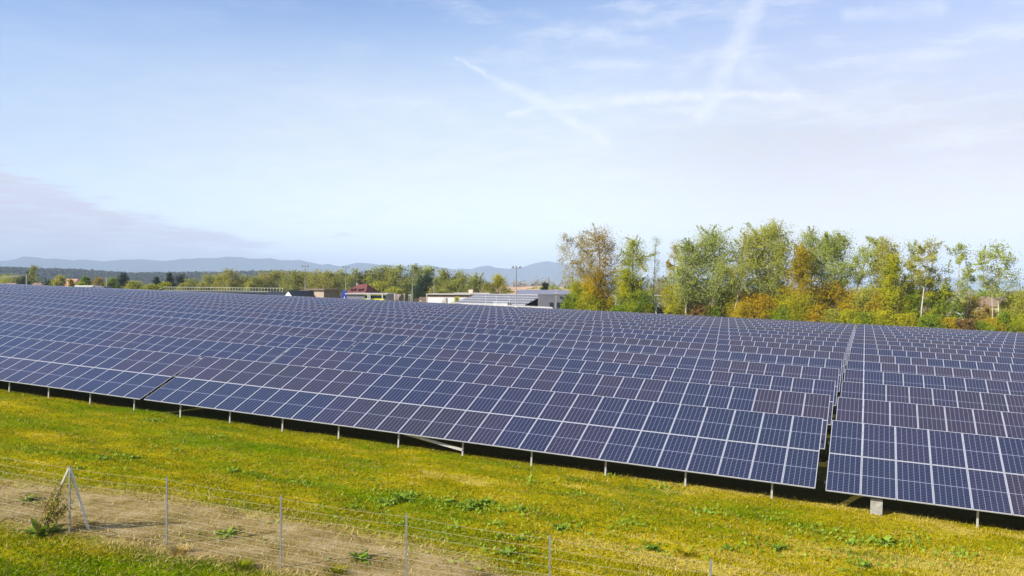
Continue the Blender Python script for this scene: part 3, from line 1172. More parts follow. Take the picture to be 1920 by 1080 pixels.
# ------------------------------------------------------------------ grass and straw
def blades(name, n, hmin, hmax, wid, mat, label, mode, seed):
    rg = np.random.default_rng(seed)
    yy = 15.5 + 26 * rg.uniform(0, 1, n) ** 1.25
    half = yy * 0.66
    xx = rg.uniform(-1, 1, n) * half
    s, t = st(xx, yy)
    keep = t < .75 + rg.uniform(-.45, .45, n) ** 1
    ds = in_strip(xx, yy)
    if mode == 'green':
        pat = np.sin(xx * 1.1 + 1.7 * np.sin(yy * .9)) * np.sin(yy * 1.9 + xx * .5)
        keep &= (ds > 1.0) | (rg.uniform(0, 1, n) < np.clip(.07 + 1.1 * (pat - .25), .05, .8))
        keep &= rg.uniform(0, 1, n) > np.clip(1.25 - ds, 0, .5) * 1.5
        clump = np.sin(xx * 2.1 + 1.3 * np.sin(yy * 1.7)) * np.sin(yy * 2.6 + 1.1 * np.sin(xx * 1.3))
        keep &= rg.uniform(0, 1, n) < 0.62 + 0.38 * clump
    else:
        edge = np.exp(-((ds - 1.08) / 0.30) ** 2)
        keep &= rg.uniform(0, 1, n) < np.where(ds < 1, .34, .12 * (1 + np.sin(xx * .8 + 2 * np.sin(yy * .7)) * np.sin(yy * 1.5 + xx * .3))) + 0.6 * edge
    xx, yy, ds = xx[keep], yy[keep], ds[keep]
    n = len(xx)
    zz = G(xx, yy)
    ang = rg.uniform(0, 2 * math.pi, n)
    h = rg.uniform(hmin, hmax, n) * np.where(rg.uniform(0, 1, n) < .06, 1.7, 1)
    lean = rg.uniform(0.2, 1.1, n) if mode == 'green' else rg.uniform(0.8, 1.9, n)
    la = ang + rg.normal(0, .6, n)
    w_ = wid * rg.uniform(.6, 1.3, n)
    ca, sa = np.cos(ang), np.sin(ang)
    B = np.stack([xx, yy, zz], -1)
    side = np.stack([-sa, ca, 0 * ca], -1) * w_[:, None] / 2
    tip = B + np.stack([np.cos(la) * lean * h, np.sin(la) * lean * h, h / (1 + .25 * lean ** 2)], -1)
    Vv = np.stack([B - side, B + side, tip], 1).reshape(-1, 3)
    Ff = np.arange(n * 3).reshape(n, 3)
    tag(link(name, np_mesh(name, Vv, Ff, mat, None, rg.uniform(0, 1, n), dry=np.clip(1 - (ds - .88) / .30, 0, 1) ** 1.4)), label, 'grass', kind='stuff')


blades('grass', 520000, .025, .075, .028, M_BLADE, 'short green and yellowing meadow grass', 'green', 3)
blades('dry_grass', 150000, .04, .13, .022, M_STRAW, 'dry straw lying along the gravel strip and in the mown meadow', 'dry', 4)


# ------------------------------------------------------------------ weeds
def dock_mesh(seed, nleaf, ln):
    rg = np.random.default_rng(seed)
    V, F, rn = [], [], []
    for i in range(nleaf):
        a = rg.uniform(0, 2 * math.pi)
        el_ = rg.uniform(.15, 1.1)
        l = ln * rg.uniform(.6, 1.15)
        wd = l * rg.uniform(.34, .46)
        d = np.array([math.cos(a), math.sin(a), 0])
        sd = np.array([-math.sin(a), math.cos(a), 0])
        o = d * rg.uniform(0, ln * .35)
        r = rg.uniform(0, 1)
        pr = []
        for q in range(5):
            f = q / 4
            up = math.sin(el_) * f * l - .45 * l * f * f * math.cos(el_) * .6
            c = o + d * l * f * math.cos(el_ * (1 - .3 * f)) + np.array([0, 0, max(.01, up + .02)])
            ww = wd * (math.sin(math.pi * min(1, .12 + .86 * f)) ** .8) * .5
            pr.append((c - sd * ww + np.array([0, 0, .02 * l]), c, c + sd * ww + np.array([0, 0, .02 * l])))
        n0 = len(V)
        for tri in pr:
            V += list(tri)
        for q in range(4):
            b = n0 + q * 3
            F += [(b, b + 1, b + 4, b + 3), (b + 1, b + 2, b + 5, b + 4)]
            rn += [r, r]
    return np_mesh('dock_leaves', V, F, L['dock'], None, rn)


DOCKS = [dock_mesh(40 + i, n, l) for i, (n, l) in enumerate(((16, .30), (22, .36), (12, .24), (26, .42)))]
WEEDS = [((755, 938), 1, 1.1, 'spreading dark dock weed above the fifth visible fence post'),
         ((727, 945), 3, 1.0, 'dark dock weed at the left end of the weed band in mid meadow'),
         ((768, 930), 0, 1.0, 'small dock weed nearest the panels in the middle of the meadow'),
         ((842, 942), 2, 1.2, 'small pale dock weed between the two large weed clumps of mid meadow'),
         ((893, 950), 3, 1.1, 'large bright dock weed right of centre in the meadow'),
         ((910, 943), 1, .9, 'upright dock weed at the right tip of the bright weed clump'),
         ((878, 955), 0, 1.0, 'low dock weed at the left foot of the bright weed clump'),
         ((972, 957), 2, 1.2, 'tiny dock weed just right of the bright weed clump'),
         ((1050, 992), 1, .9, 'dark dock weed just above the top of the tall middle fence post'),
         ((1225, 1030), 3, .9, 'bright leafy dock weed between the two rightmost fence posts'),
         ((974, 1012), 0, 1.0, 'pale dock weed between the wires left of the middle post'),
         ((950, 1040), 1, .9, 'dark dock weed low in front of the wires at centre'),
         ((1372, 1033), 2, 1.5, 'small dock weed just right of the last fence post'),
         ((1457, 1030), 1, .9, 'bluish dock weed in the right meadow, second from the last post'),
         ((1655, 1018), 3, 1.0, 'large dark dock weed in front of the concrete footing'),
         ((1600, 1020), 0, .9, 'low dock weed left of the large dark one near the footing'),
         ((1620, 1062), 1, .8, 'dock weed near the bottom edge of the right meadow'),
         ((675, 1050), 1, 1.1, 'dark dock tuft growing on the gravel right of the third post'),
         ((425, 1003), 0, 1.2, 'dark green tuft in the gravel between the second and third posts'),
         ((48, 940), 2, 1.6, 'green tuft on the gravel left of the braced corner post'),
         ((285, 790), 1, .8, 'grey-green weed tuft beside the shade at the gap of the front row'),
         ((192, 861), 0, 1.0, 'small dark weed in the left meadow above the fence wires'),
         ((247, 860), 2, 1.3, 'tiny dark weed in the left meadow right of another'),
         ((437, 884), 0, 1.1, 'dark low weed in the meadow above the third post')]
for (px, py), i, sc, lab in WEEDS:
    p = ground_at(px, py)
    o = link('dock_weed', DOCKS[i], None)
    o.location = p
    o.rotation_euler = (0, 0, random.uniform(0, 6))
    o.scale = (sc * .68, sc * .68, sc * .6)
    tag(o, lab, 'weed', 'leafy weeds growing in the meadow')

# low broad-leaved cover spreading round the weeds, and stones on the strip
rg = np.random.default_rng(21)
C = []
spots = [ground_at(*wd[0]) for wd in WEEDS] + [ground_at(px, py) for px, py in ((700, 900), (1000, 905), (1150, 890), (1250, 915), (600, 860), (420, 820), (330, 845), (1080, 930), (1330, 960), (1180, 985), (850, 990), (760, 985), (560, 905), (150, 880), (60, 850), (1450, 975), (1540, 1000), (1720, 1010), (1800, 1040), (930, 985), (660, 955))]
for p in spots:
    for q in range(int(rg.integers(25, 85))):
        ang, rr = rg.uniform(0, 6.28), abs(rg.normal(0, .42)) * 1.2
        x, y = p.x + rr * math.cos(ang) * 1.7, p.y + rr * math.sin(ang)
        if float(st(x, y)[1]) < .6:
            C.append((x, y, float(G(x, y)) + rg.uniform(.03, .09)))
V, F, r = leaf_cards(np.array(C), .11, rg)
tag(link('ground_cover', np_mesh('ground_cover', V, F, L['dock'], None, r)), 'low broad-leaved weeds scattered through the meadow', 'ground cover', kind='stuff')
C, F, r = [], [], []
for i in range(2600):
    a = strip_v[rg.integers(0, NS), :]
    f = rg.uniform(0, NW)
    q = a[int(f)] * (1 - f % 1) + a[min(NW, int(f) + 1)] * (f % 1)
    sz = rg.uniform(.006, .020)
    x, y = q[0] + rg.normal(0, .06), q[1] + rg.normal(0, .06)
    z = float(G(x, y)) + .012
    n0 = len(C)
    C += [(x - sz, y - sz * .8, z), (x + sz, y - sz * .7, z), (x + sz * .8, y + sz, z), (x - sz * .7, y + sz, z), (x + rg.normal(0, .2) * sz, y, z + sz * .9)]
    F += [(n0, n0 + 1, n0 + 4), (n0 + 1, n0 + 2, n0 + 4), (n0 + 2, n0 + 3, n0 + 4), (n0 + 3, n0, n0 + 4)]
tag(link('gravel', np_mesh('gravel', C, F, plain('gravel_stone', (.36, .31, .235), .9, 0, .1, .4, 2.5))), 'loose pale stones on the gravel strip', 'gravel', kind='stuff')

# tall half-dried dock at the braced corner post
p = ground_at(80, 1001)
rt = empty('dried_dock', p)
tag(rt, 'tall dock with green base leaves and dry brown seed stalks by the braced corner post', 'weed')
o = link('leaves', dock_mesh(77, 30, .40), rt)
mb = MB()
V, C = [], []
rg = np.random.default_rng(9)
for i in range(26):
    bx, by = rg.normal(0, .10, 2)
    tx, ty, tz = bx + .42 + rg.normal(0, .10), by + .18 + rg.normal(0, .1), rg.uniform(.6, 1.3)
    mb.tube([(bx, by, 0), ((bx + tx) / 2 - .03, (by + ty) / 2, tz * .55), (tx, ty, tz)], [.008, .006, .003], 4, cap=False)
    for q in range(50):
        f = rg.uniform(.35, 1)
        C.append((bx + (tx - bx) * f + rg.normal(0, .035), by + (ty - by) * f + rg.normal(0, .035), tz * f + rg.normal(0, .03)))
mb.build('stalk', plain('dry_stalk', (0.16, 0.085, 0.035), .9, 0, .1, .3, 8), rt)
V, F, r = leaf_cards(np.array(C), .055, rg)
link('seed_heads', np_mesh('seed_heads', V, F, leaf_mat('dry_seed', [(0.15, 0.115, 0.022), (0.27, 0.23, 0.04), (0.28, 0.33, 0.05)], .1, 3), None, r), rt)
for i, ((px, py), lab) in enumerate([((450, 1064), 'tuft of yellow dry grass at the lower edge of the gravel'), ((155, 985), 'low straw tuft at the foot of the right brace'),
                                      ((630, 1075), 'dry brown grass tuft at the bottom edge of the picture'), ((335, 1035), 'dry tuft at the foot of the second post'), ((1285, 1040), 'straw tuft left of the last fence post')]):
    p = ground_at(px, py)
    rg = np.random.default_rng(60 + i)
    n = 260
    an = rg.uniform(0, 6.28, n)
    rr = rg.uniform(0, .32, n)
    h = rg.uniform(.05, .17, n)
    B = np.stack([rr * np.cos(an), rr * np.sin(an), 0 * h], -1)
    tip = B + np.stack([np.cos(an) * h * .7, np.sin(an) * h * .7, h], -1)
    sd = np.stack([-np.sin(an), np.cos(an), 0 * h], -1) * .012
    o = link('grass_tuft', np_mesh('grass_tuft', np.stack([B - sd, B + sd, tip], 1).reshape(-1, 3), np.arange(n * 3).reshape(n, 3), M_STRAW if i % 2 else M_BLADE, None, rg.uniform(0, 1, n)))
    o.location = p
    tag(o, lab, 'grass tuft', 'tufts along the gravel strip')

# ------------------------------------------------------------------ the grove behind the array
GR = 'tall trees of the grove behind the panels'
grove = [
    # label, px, top, half, T, palette, kwargs
    ('slender pale birch with a leaning white trunk, leftmost tree of the grove', 1083, 434, 30, 121, 'birch', dict(form='oval', crown0=.36, leaves=1700, leaf=.24, clumps=26, bark=M_BIRCH, lean=(-.13, 0), sparse=.7, trunk_r=.17)),
    ('second pale birch, half hidden by the brown tree beside it', 1094, 432, 17, 124, 'birch', dict(crown0=.45, leaves=1100, leaf=.24, clumps=18, bark=M_BIRCH, sparse=.6, trunk_r=.13)),
    ('tall brown autumn tree at the left end of the grove', 1126, 422, 40, 120, 'brown', dict(form='spread', crown0=.12, leaves=5200, leaf=.27, clumps=60, mat2='ochre', sparse=.3)),
    ('yellow-green tree beside the brown one, white hall wall behind it', 1188, 443, 30, 119, 'ygreen', dict(form='column', crown0=.10, leaves=4200, leaf=.28, clumps=50, mat2='green', sparse=.3)),
    ('nearly bare dark-stemmed tree at the gap in the grove', 1227, 440, 20, 120, 'greygreen', dict(form='cone', crown0=.25, leaves=650, leaf=.2, clumps=26, sparse=1.0, trunk_r=.14)),
    ('thin brownish tree right of the gap', 1262, 452, 15, 121, 'ochre', dict(form='column', crown0=.28, leaves=1300, leaf=.26, clumps=20, sparse=.5)),
    ('grey-green tree with a straight pinkish trunk bare at the foot', 1285, 449, 30, 116.5, 'greygreen', dict(form='column', crown0=.33, leaves=3300, leaf=.30, clumps=42, bark=M_BIRCH, trunk_r=.2, lean=(.02, 0))),
    ('broad olive-green tree with a forked trunk, high round crown', 1330, 424, 45, 118, 'greygreen', dict(form='spread', crown0=.30, leaves=5600, leaf=.30, clumps=64, bark=M_BARKL, trunk_r=.26, lean=(.05, 0), fork=True)),
    ('green tree on a pale trunk that leans strongly to the right', 1368, 428, 40, 117, 'olive', dict(form='spread', crown0=.42, leaves=3600, leaf=.28, clumps=44, bark=M_BARKL, trunk_r=.16, lean=(.22, 0), sparse=.4, mat2='greygreen')),
    ('highest tree of the grove, olive crown over a pale trunk', 1443, 414, 42, 118, 'olive', dict(form='spread', crown0=.40, leaves=5200, leaf=.30, clumps=58, bark=M_BARKL, trunk_r=.22, mat2='greygreen', lean=(.03, 0))),
    ('pointed orange-gold tree standing in front of green crowns', 1500, 458, 32, 116.5, 'ochre', dict(form='cone', crown0=.06, leaves=4300, leaf=.28, clumps=54, mat2='yellow', bark=M_BARKL)),
    ('dark-limbed grey-green tree behind the orange-gold one', 1521, 428, 32, 124, 'greygreen', dict(form='spread', crown0=.55, leaves=2800, leaf=.29, clumps=34, sparse=.6)),
    ('light green tree with many upright limbs right of the orange-gold one', 1563, 432, 33, 121, 'greygreen', dict(form='spread', crown0=.42, leaves=3900, leaf=.29, clumps=46, bark=M_BARKL, sparse=.5, mat2='green')),
    ('thin grey-green tree on a long dark leaning trunk', 1578, 442, 28, 119, 'greygreen', dict(form='spread', crown0=.55, leaves=1700, leaf=.28, clumps=26, lean=(.28, 0), sparse=.7, trunk_r=.16)),
    ('brown-topped open tree right of the leaning trunk', 1660, 442, 33, 120, 'olive', dict(form='oval', crown0=.45, leaves=2300, leaf=.28, clumps=32, mat2='brown', sparse=.6, bark=M_BARKL)),
    ('bright yellow-green tree under the brown-topped one', 1676, 474, 30, 117.5, 'ygreen', dict(form='cone', crown0=.08, leaves=3800, leaf=.28, clumps=48, mat2='ygreen')),
    ('very thin tree with a small tuft of grey leaves on top', 1710, 446, 13, 122, 'greygreen', dict(form='oval', crown0=.62, leaves=480, leaf=.28, clumps=11, sparse=1.0, bark=M_BARKL, trunk_r=.11)),
    ('white-trunked tree with a twin brown-green crown', 1724, 446, 30, 117, 'olive', dict(form='oval', crown0=.55, leaves=1500, leaf=.28, clumps=20, bark=M_BIRCH, trunk_r=.17, lean=(.08, 0), sparse=.9, mat2='brown')),
    ('open tree whose white stem leans right, third from the right edge', 1785, 451, 26, 119, 'greygreen', dict(form='oval', crown0=.50, leaves=900, leaf=.30, clumps=17, bark=M_BIRCH, trunk_r=.15, lean=(.07, 0), sparse=1.0)),
    ('small leafless sapling in the gap before the mountain', 1813, 503, 9, 119, 'bare', dict(form='cone', crown0=.3, leaves=120, leaf=.14, clumps=16, sparse=1.0, trunk_r=.07)),
    ('rightmost white-stemmed tree with an open clumpy crown', 1873, 451, 38, 117, 'greygreen', dict(form='spread', crown0=.48, leaves=1500, leaf=.31, clumps=24, bark=M_BIRCH, trunk_r=.17, lean=(-.02, 0), sparse=.9)),
    ('broken white trunk with a dark dead top beside the rightmost tree', 1862, 521, 4, 116.5, 'bare', dict(form='column', crown0=.75, leaves=30, leaf=.12, clumps=5, bark=M_BIRCH, trunk_r=.14, limbs=2)),
]
for i, (lab, px, tp, hf, T, mt, kw) in enumerate(grove):
    kw = dict(kw)
    if 'mat2' in kw:
        kw['mat2'] = L[kw['mat2']]
    tree_px('grove_tree', lab, 'tree', px, tp, hf, T, L[mt], group=GR, seed=i, **kw)

BU = 'bushes and young trees under the grove'
COLN = {'green': 'green', 'orange': 'orange', 'ygreen': 'yellow-green', 'yellow': 'yellow', 'dark': 'dark green', 'olive': 'olive', 'red': 'russet', 'ochre': 'ochre', 'birch': 'pale straw-coloured', 'brown': 'brown'}
bushes = [
    (1070, 552, 16, 116.5, 'green', 'at the corner of the grey metal hall'), (1088, 520, 22, 119, 'ygreen', 'below the leaning birch'),
    (1116, 500, 22, 118, 'orange', 'in front of the tall brown tree'), (1106, 548, 22, 116, 'ygreen', 'at the foot of the tall brown tree'),
    (1143, 558, 12, 117.5, 'ochre', 'right of the tall brown tree foot'), (1162, 572, 16, 115.5, 'green', 'low before the white hall wall'),
    (1180, 510, 26, 118, 'ygreen', 'below the yellow-green tree'), (1198, 545, 24, 116, 'green', 'at the foot of the yellow-green tree'),
    (1214, 570, 9, 115.5, 'ochre', 'low at the bare dark stem'), (1240, 520, 16, 156, 'birch', 'far behind the gap in the grove'),
    (1262, 530, 22, 117.5, 'yellow', 'beside the straight pinkish trunk'), (1258, 572, 9, 115.5, 'ygreen', 'small and low by the wall end'),
    (1300, 545, 26, 121, 'ygreen', 'behind the straight pinkish trunk'), (1312, 566, 22, 117.5, 'red', 'dark and low right of the pinkish trunk'),
    (1345, 545, 28, 121, 'olive', 'behind the forked trunk'), (1335, 572, 16, 117.5, 'green', 'at the forked trunk foot'),
    (1375, 528, 22, 120, 'ygreen', 'behind the strongly leaning trunk'), (1405, 543, 26, 119, 'orange', 'right of the strongly leaning trunk'),
    (1398, 568, 22, 116, 'ochre', 'low right of the leaning trunk foot'), (1432, 550, 24, 117, 'orange', 'under the highest tree'),
    (1432, 520, 30, 123, 'green', 'tall in the shade under the highest tree'), (1470, 525, 24, 119, 'yellow', 'left of the pointed gold tree'),
    (1466, 575, 24, 115.5, 'green', 'low before the highest tree'), (1490, 560, 22, 116, 'ygreen', 'at the foot of the pointed gold tree'),
    (1535, 528, 26, 119, 'ochre', 'right of the pointed gold tree'), (1530, 572, 20, 115.5, 'orange', 'low right of the gold tree foot'),
    (1563, 527, 24, 120, 'orange', 'under the light green upright tree'), (1555, 580, 22, 115.5, 'olive', 'low under the light green upright tree'),
    (1600, 538, 28, 120, 'ochre', 'behind the long dark leaning trunk'), (1590, 580, 20, 115.5, 'ygreen', 'low before the long leaning trunk'),
    (1625, 535, 28, 119, 'olive', 'below the brown-topped tree at left'), (1622, 586, 22, 115.5, 'green', 'low before the aisle end'),
    (1650, 545, 26, 118, 'ochre', 'below the brown-topped tree'), (1655, 582, 20, 115.5, 'ygreen', 'low right of the aisle end'),
    (1702, 515, 24, 121, 'olive', 'below the thin tufted tree'), (1695, 588, 24, 115.5, 'yellow', 'low below the thin tufted tree'),
    (1716, 545, 24, 118.5, 'green', 'left of the twin crowned white trunk'), (1748, 508, 21, 119.5, 'ygreen', 'tall right of the twin crowned white trunk'),
    (1745, 590, 26, 115.5, 'green', 'low before the twin crowned tree'), (1772, 533, 20, 119, 'green', 'round beside the third white stem'),
    (1783, 596, 20, 115.5, 'ochre', 'low below the third white stem'), (1822, 555, 22, 126, 'ochre', 'sparse in the gap before the mountain'),
    (1812, 598, 22, 115.5, 'red', 'low under the leafless sapling'), (1840, 602, 24, 115.5, 'green', 'low left of the broken white trunk'),
    (1850, 575, 20, 118, 'brown', 'between sapling and broken trunk'), (1862, 596, 18, 116, 'orange', 'low at the broken white trunk'),
    (1895, 548, 26, 119, 'olive', 'right of the rightmost white stem'), (1890, 585, 22, 116, 'green', 'low right of the rightmost white stem'),
    (1922, 538, 24, 118, 'olive', 'at the right edge of the photo'), (1918, 590, 24, 115.5, 'ygreen', 'low at the right edge of the photo'),
    (1950, 545, 28, 119, 'green', 'just past the right edge'),
]
for i, (px, tp, hf, T, mt, where) in enumerate(bushes):
    hgt = 'bush' if tp > 540 else 'young tree'
    tree_px('bush', '%s %s %s' % (COLN[mt], hgt, where), 'bush', px, tp, hf * 1.25, T, L[mt], form='bush' if tp > 540 else 'oval', crown0=.03, leaves=int(800 + hf * 75), leaf=.29, clumps=int(16 + hf * .8), trunk_r=.06, limbs=5, group=BU, seed=200 + i, bark=M_BARKL if i % 3 == 0 else M_BARK)

# ------------------------------------------------------------------ trees of the middle distance
MG = 'trees of the middle distance beyond the buildings'
mids = [
    (498, 511, 20, 205, 'poplary', 'yellowing round tree at the left end of the long tree row'), (522, 508, 20, 208, 'poplary', 'second yellowing tree of the long row'),
    (548, 510, 20, 204, 'poplar', 'olive tree left of the first floodlight mast'), (571, 509, 18, 209, 'poplary', 'yellow-olive tree behind the first floodlight mast'),
    (594, 508, 20, 206, 'poplary', 'broad yellow-olive tree above the beige flat-roofed hut'), (618, 509, 19, 204, 'poplary', 'yellow-olive tree right of the beige hut'),
    (640, 508, 19, 208, 'poplar', 'olive tree behind the second floodlight mast'), (664, 507, 18, 205, 'poplar', 'darker tree behind the red roof'),
    (684, 512, 14, 207, 'dark', 'dark narrow tree right of the red roof'), (478, 522, 14, 200, 'poplar', 'small tree at the end of the roof railing'),
    (706, 502, 17, 190, 'poplar', 'tall green tree at the left of the clump right of the red roof'), (726, 499, 18, 192, 'poplar', 'tall green tree, second of the clump'),
    (749, 497, 19, 188, 'poplar', 'highest tree of the middle clump'), (775, 498, 15, 190, 'greygreen', 'tree behind the third floodlight mast'),
    (802, 500, 13, 194, 'greygreen', 'open-topped tree between the third and fourth masts'), (795, 520, 14, 186, 'dark', 'dark lower tree between the third and fourth masts'),
    (833, 506, 16, 190, 'poplar', 'tree right of the fourth floodlight mast'), (862, 509, 15, 192, 'poplar', 'olive tree left of the brick chimney'),
    (890, 515, 17, 190, 'poplar', 'last olive tree before the yellow one'), (846, 528, 18, 184, 'poplar', 'low tree behind the white building roof'),
    (934, 516, 15, 196, 'yellow', 'bright yellow tree behind the solar roof'), (914, 533, 12, 190, 'poplary', 'small yellowish tree beside the bright yellow one'),
    (818, 540, 12, 178, 'poplary', 'low shrubby tree behind the white building'), (712, 530, 14, 183, 'olive', 'round dark-olive tree at the red roof'),
    (740, 540, 14, 178, 'olive', 'round olive tree above the small tan hut'),
    (1021, 530, 5, 190, 'dark', 'tiny dark spruce behind the grey roof'),
]
for i, (px, tp, hf, T, mt, lab) in enumerate(mids):
    tree_px('field_tree', lab, 'tree', px, tp - 3, hf * (1.0 if 'spruce' in lab else 1.22), T, L[mt], form='cone' if 'spruce' in lab else ('spread' if i % 2 else 'oval'), crown0=.08, leaves=int(1100 + hf * 55), leaf=.46, clumps=int(22 + hf), trunk_r=.2, limbs=5, group=MG, seed=300 + i, sparse=.5 if 'open' in lab else .1)

LG = 'trees of the village on the left'
lefts = [
    (14, 513, 24, 196, 'olive', 'olive-yellow tree at the left edge', 'oval'), (40, 519, 17, 192, 'dark', 'dark bush left of the concrete pole', 'bush'),
    (63, 495, 10, 205, 'poplar', 'tall narrow poplar right of the concrete pole', 'column'), (52, 508, 12, 210, 'dark', 'dark tree behind the concrete pole', 'oval'),
    (96, 523, 13, 180, 'dark', 'low dark-green tree left of the orange roof', 'bush'), (113, 515, 11, 178, 'olive', 'olive tree in front of the orange roof', 'oval'),
    (132, 523, 5, 176, 'ochre', 'small pointed ochre tree before the orange roof', 'column'), (160, 517, 9, 186, 'green', 'green tree at the right end of the orange roof', 'oval'),
    (184, 519, 13, 196, 'brown', 'grey-brown round tree right of the orange roof', 'bush'), (152, 529, 8, 174, 'ygreen', 'yellow-green shrub at the white flat roof', 'bush'),
    (212, 520, 12, 190, 'green', 'mid-green tree beside the thin pole', 'oval'), (231, 509, 13, 200, 'dark', 'tall dark spruce right of the thin pole', 'cone'),
    (252, 526, 15, 172, 'olive', 'ochre-green tree in front of the village', 'bush'), (283, 532, 14, 170, 'olive', 'low olive bush left of the railing start', 'bush'),
    (293, 519, 8, 192, 'dark', 'small dark spruce behind the low olive bush', 'cone'), (309, 528, 11, 174, 'ygreen', 'bright yellow-green bush at the railing start', 'bush'),
    (318, 511, 9, 205, 'dark', 'pointed dark spruce above the railing', 'cone'), (339, 513, 14, 208, 'dark', 'dark broad pine above the railing', 'oval'),
    (362, 522, 16, 196, 'poplar', 'olive tree behind the railing, left part', 'oval'), (392, 511, 14, 206, 'poplar', 'olive tree with reddish tint behind the railing', 'oval'),
    (412, 512, 15, 204, 'poplary', 'yellow-olive tree left of the big one behind the railing', 'oval'), (431, 502, 19, 200, 'poplary', 'biggest yellow-olive tree behind the railing', 'spread'),
    (456, 514, 15, 202, 'poplar', 'olive tree right of the biggest one behind the railing', 'oval'), (380, 530, 12, 185, 'poplary', 'low yellowish tree just above the railing', 'bush'),
    (345, 531, 12, 182, 'poplary', 'low brownish tree just above the railing', 'bush'), (470, 528, 10, 190, 'poplary', 'small yellowish tree near the railing end', 'bush'),
]
for i, (px, tp, hf, T, mt, lab, form) in enumerate(lefts):
    tree_px('village_tree', lab, 'tree', px, tp, hf * 1.12, T, L[mt], form=form, crown0=.06, leaves=int(800 + hf * 65), leaf=.44, clumps=int(20 + hf), trunk_r=.2, limbs=5, group=LG, seed=400 + i)


# far woods that read as one mass
def hill_wood():
    rg = np.random.default_rng(5)
    xs, ys = [p[0] for p in HILLP], [p[1] for p in HILLP]
    C, T = [], []
    cards = 34
    for i in range(5200):
        px = rg.uniform(-240, 930)
        f = -1 + rg.uniform(0, 1) ** .75 * 1.02
        Y = 2000 + f * 650
        d = ray(px, np.interp(px, xs, ys))
        h = max(d.z * 2000 / d.y + CAMZ, 1.0)
        pr = math.cos(f * math.pi / 2) ** 1.3 if abs(f) < 1 else 0
        z = (h - 1.5) * pr - 6 * (1 - pr)
        x = d.x / d.y * Y
        H = rg.uniform(5.5, 11)
        conif = rg.uniform() < .12
        c = np.array([x, Y, z + H * .42])
        q = rg.normal(size=(cards, 3))
        q /= np.linalg.norm(q, axis=1)[:, None]
        rw = rg.uniform(5.0, 9.0) * (.6 if conif else 1)
        C.append(c + q * np.array([rw, rw, H * .5]) * rg.uniform(.45, 1, (cards, 1)))
        T.append(np.full(cards, 0.0 if conif else rg.uniform(0, 1)))
    V, F, r = leaf_cards(np.concatenate(C), 4.4, rg, .1, np.concatenate(T), .8)
    return tag(link('wooded_slope', np_mesh('wooded_slope', V, F, L['hill'], None, r)), 'far dark autumn wood covering the low hill', 'wood', kind='stuff')


hill_wood()


def wood(name, label, prof_top, Y0, n, hgt, wid, mat, cards, leaf, seed, spread=120.0):
    rg = np.random.default_rng(seed)
    xs = [p[0] for p in prof_top]
    C = []
    for i in range(n):
        px = rg.uniform(xs[0], xs[-1])
        py = np.interp(px, xs, [p[1] for p in prof_top])
        f = rg.uniform(0, 1)
        Y = Y0 + (1 - f) * spread
        ztop = at(px, py, Y0).z - f * hgt * 1.4 - rg.uniform(0, .35) * hgt
        h = hgt * rg.uniform(.7, 1.2)
        c = np.array([at(px, py, Y).x, Y, ztop - h * .5])
        d = rg.normal(size=(cards, 3))
        d /= np.linalg.norm(d, axis=1)[:, None]
        C.append(c + d * np.array([wid * rg.uniform(.7, 1.2), wid, h * .5]) * rg.uniform(.4, 1, (cards, 1)))
    tone = np.repeat(rg.uniform(0, 1, n), cards)
    V, F, r = leaf_cards(np.concatenate(C), leaf, rg, .1, tone, .8)
    return tag(link(name, np_mesh(name, V, F, mat, None, r)), label, 'wood', kind='stuff')


wood('thin_poplar_wood', 'pale leafless poplar wood below the right mountain', [(925, 514), (960, 513), (1000, 513), (1060, 514), (1100, 515)], 520, 330, 12, 2.0, L['bare'], 95, 1.0, 6, 60)
wood('green_hedge_wood', 'green hedge wood behind the grey roof', [(990, 533), (1030, 531), (1080, 530), (1110, 531)], 420, 170, 6, 3.0, L['green'], 80, 1.3, 7, 30)
wood('far_edge_wood', 'faint wood between the trees at the far right', [(1180, 530), (1300, 531), (1500, 533), (1790, 545), (1840, 543), (1980, 545)], 480, 240, 9, 4.0, L['olive'], 50, 2.2, 8, 60)
p = at(1850, 543, 330)
make_tree('round_tree', 'round green tree behind the brown roof at far right', 'tree', (p.x, p.y, float(G(p.x, p.y))), p.z - float(G(p.x, p.y)), 5.2, L['green'], form='bush', crown0=.1, leaves=2200, leaf=.6, clumps=34, seed=91)

# ------------------------------------------------------------------ buildings


def yard(px, T, y_top=None):
    Y = place(px, T)
    p = at(px, 550, Y)
    return Vector((p.x, p.y, float(G(p.x, p.y)))), Y


def width(px0, px1, Y):
    return (px1 - px0) / FPX * Y


def ztop(px, py, Y):
    return at(px, py, Y).z


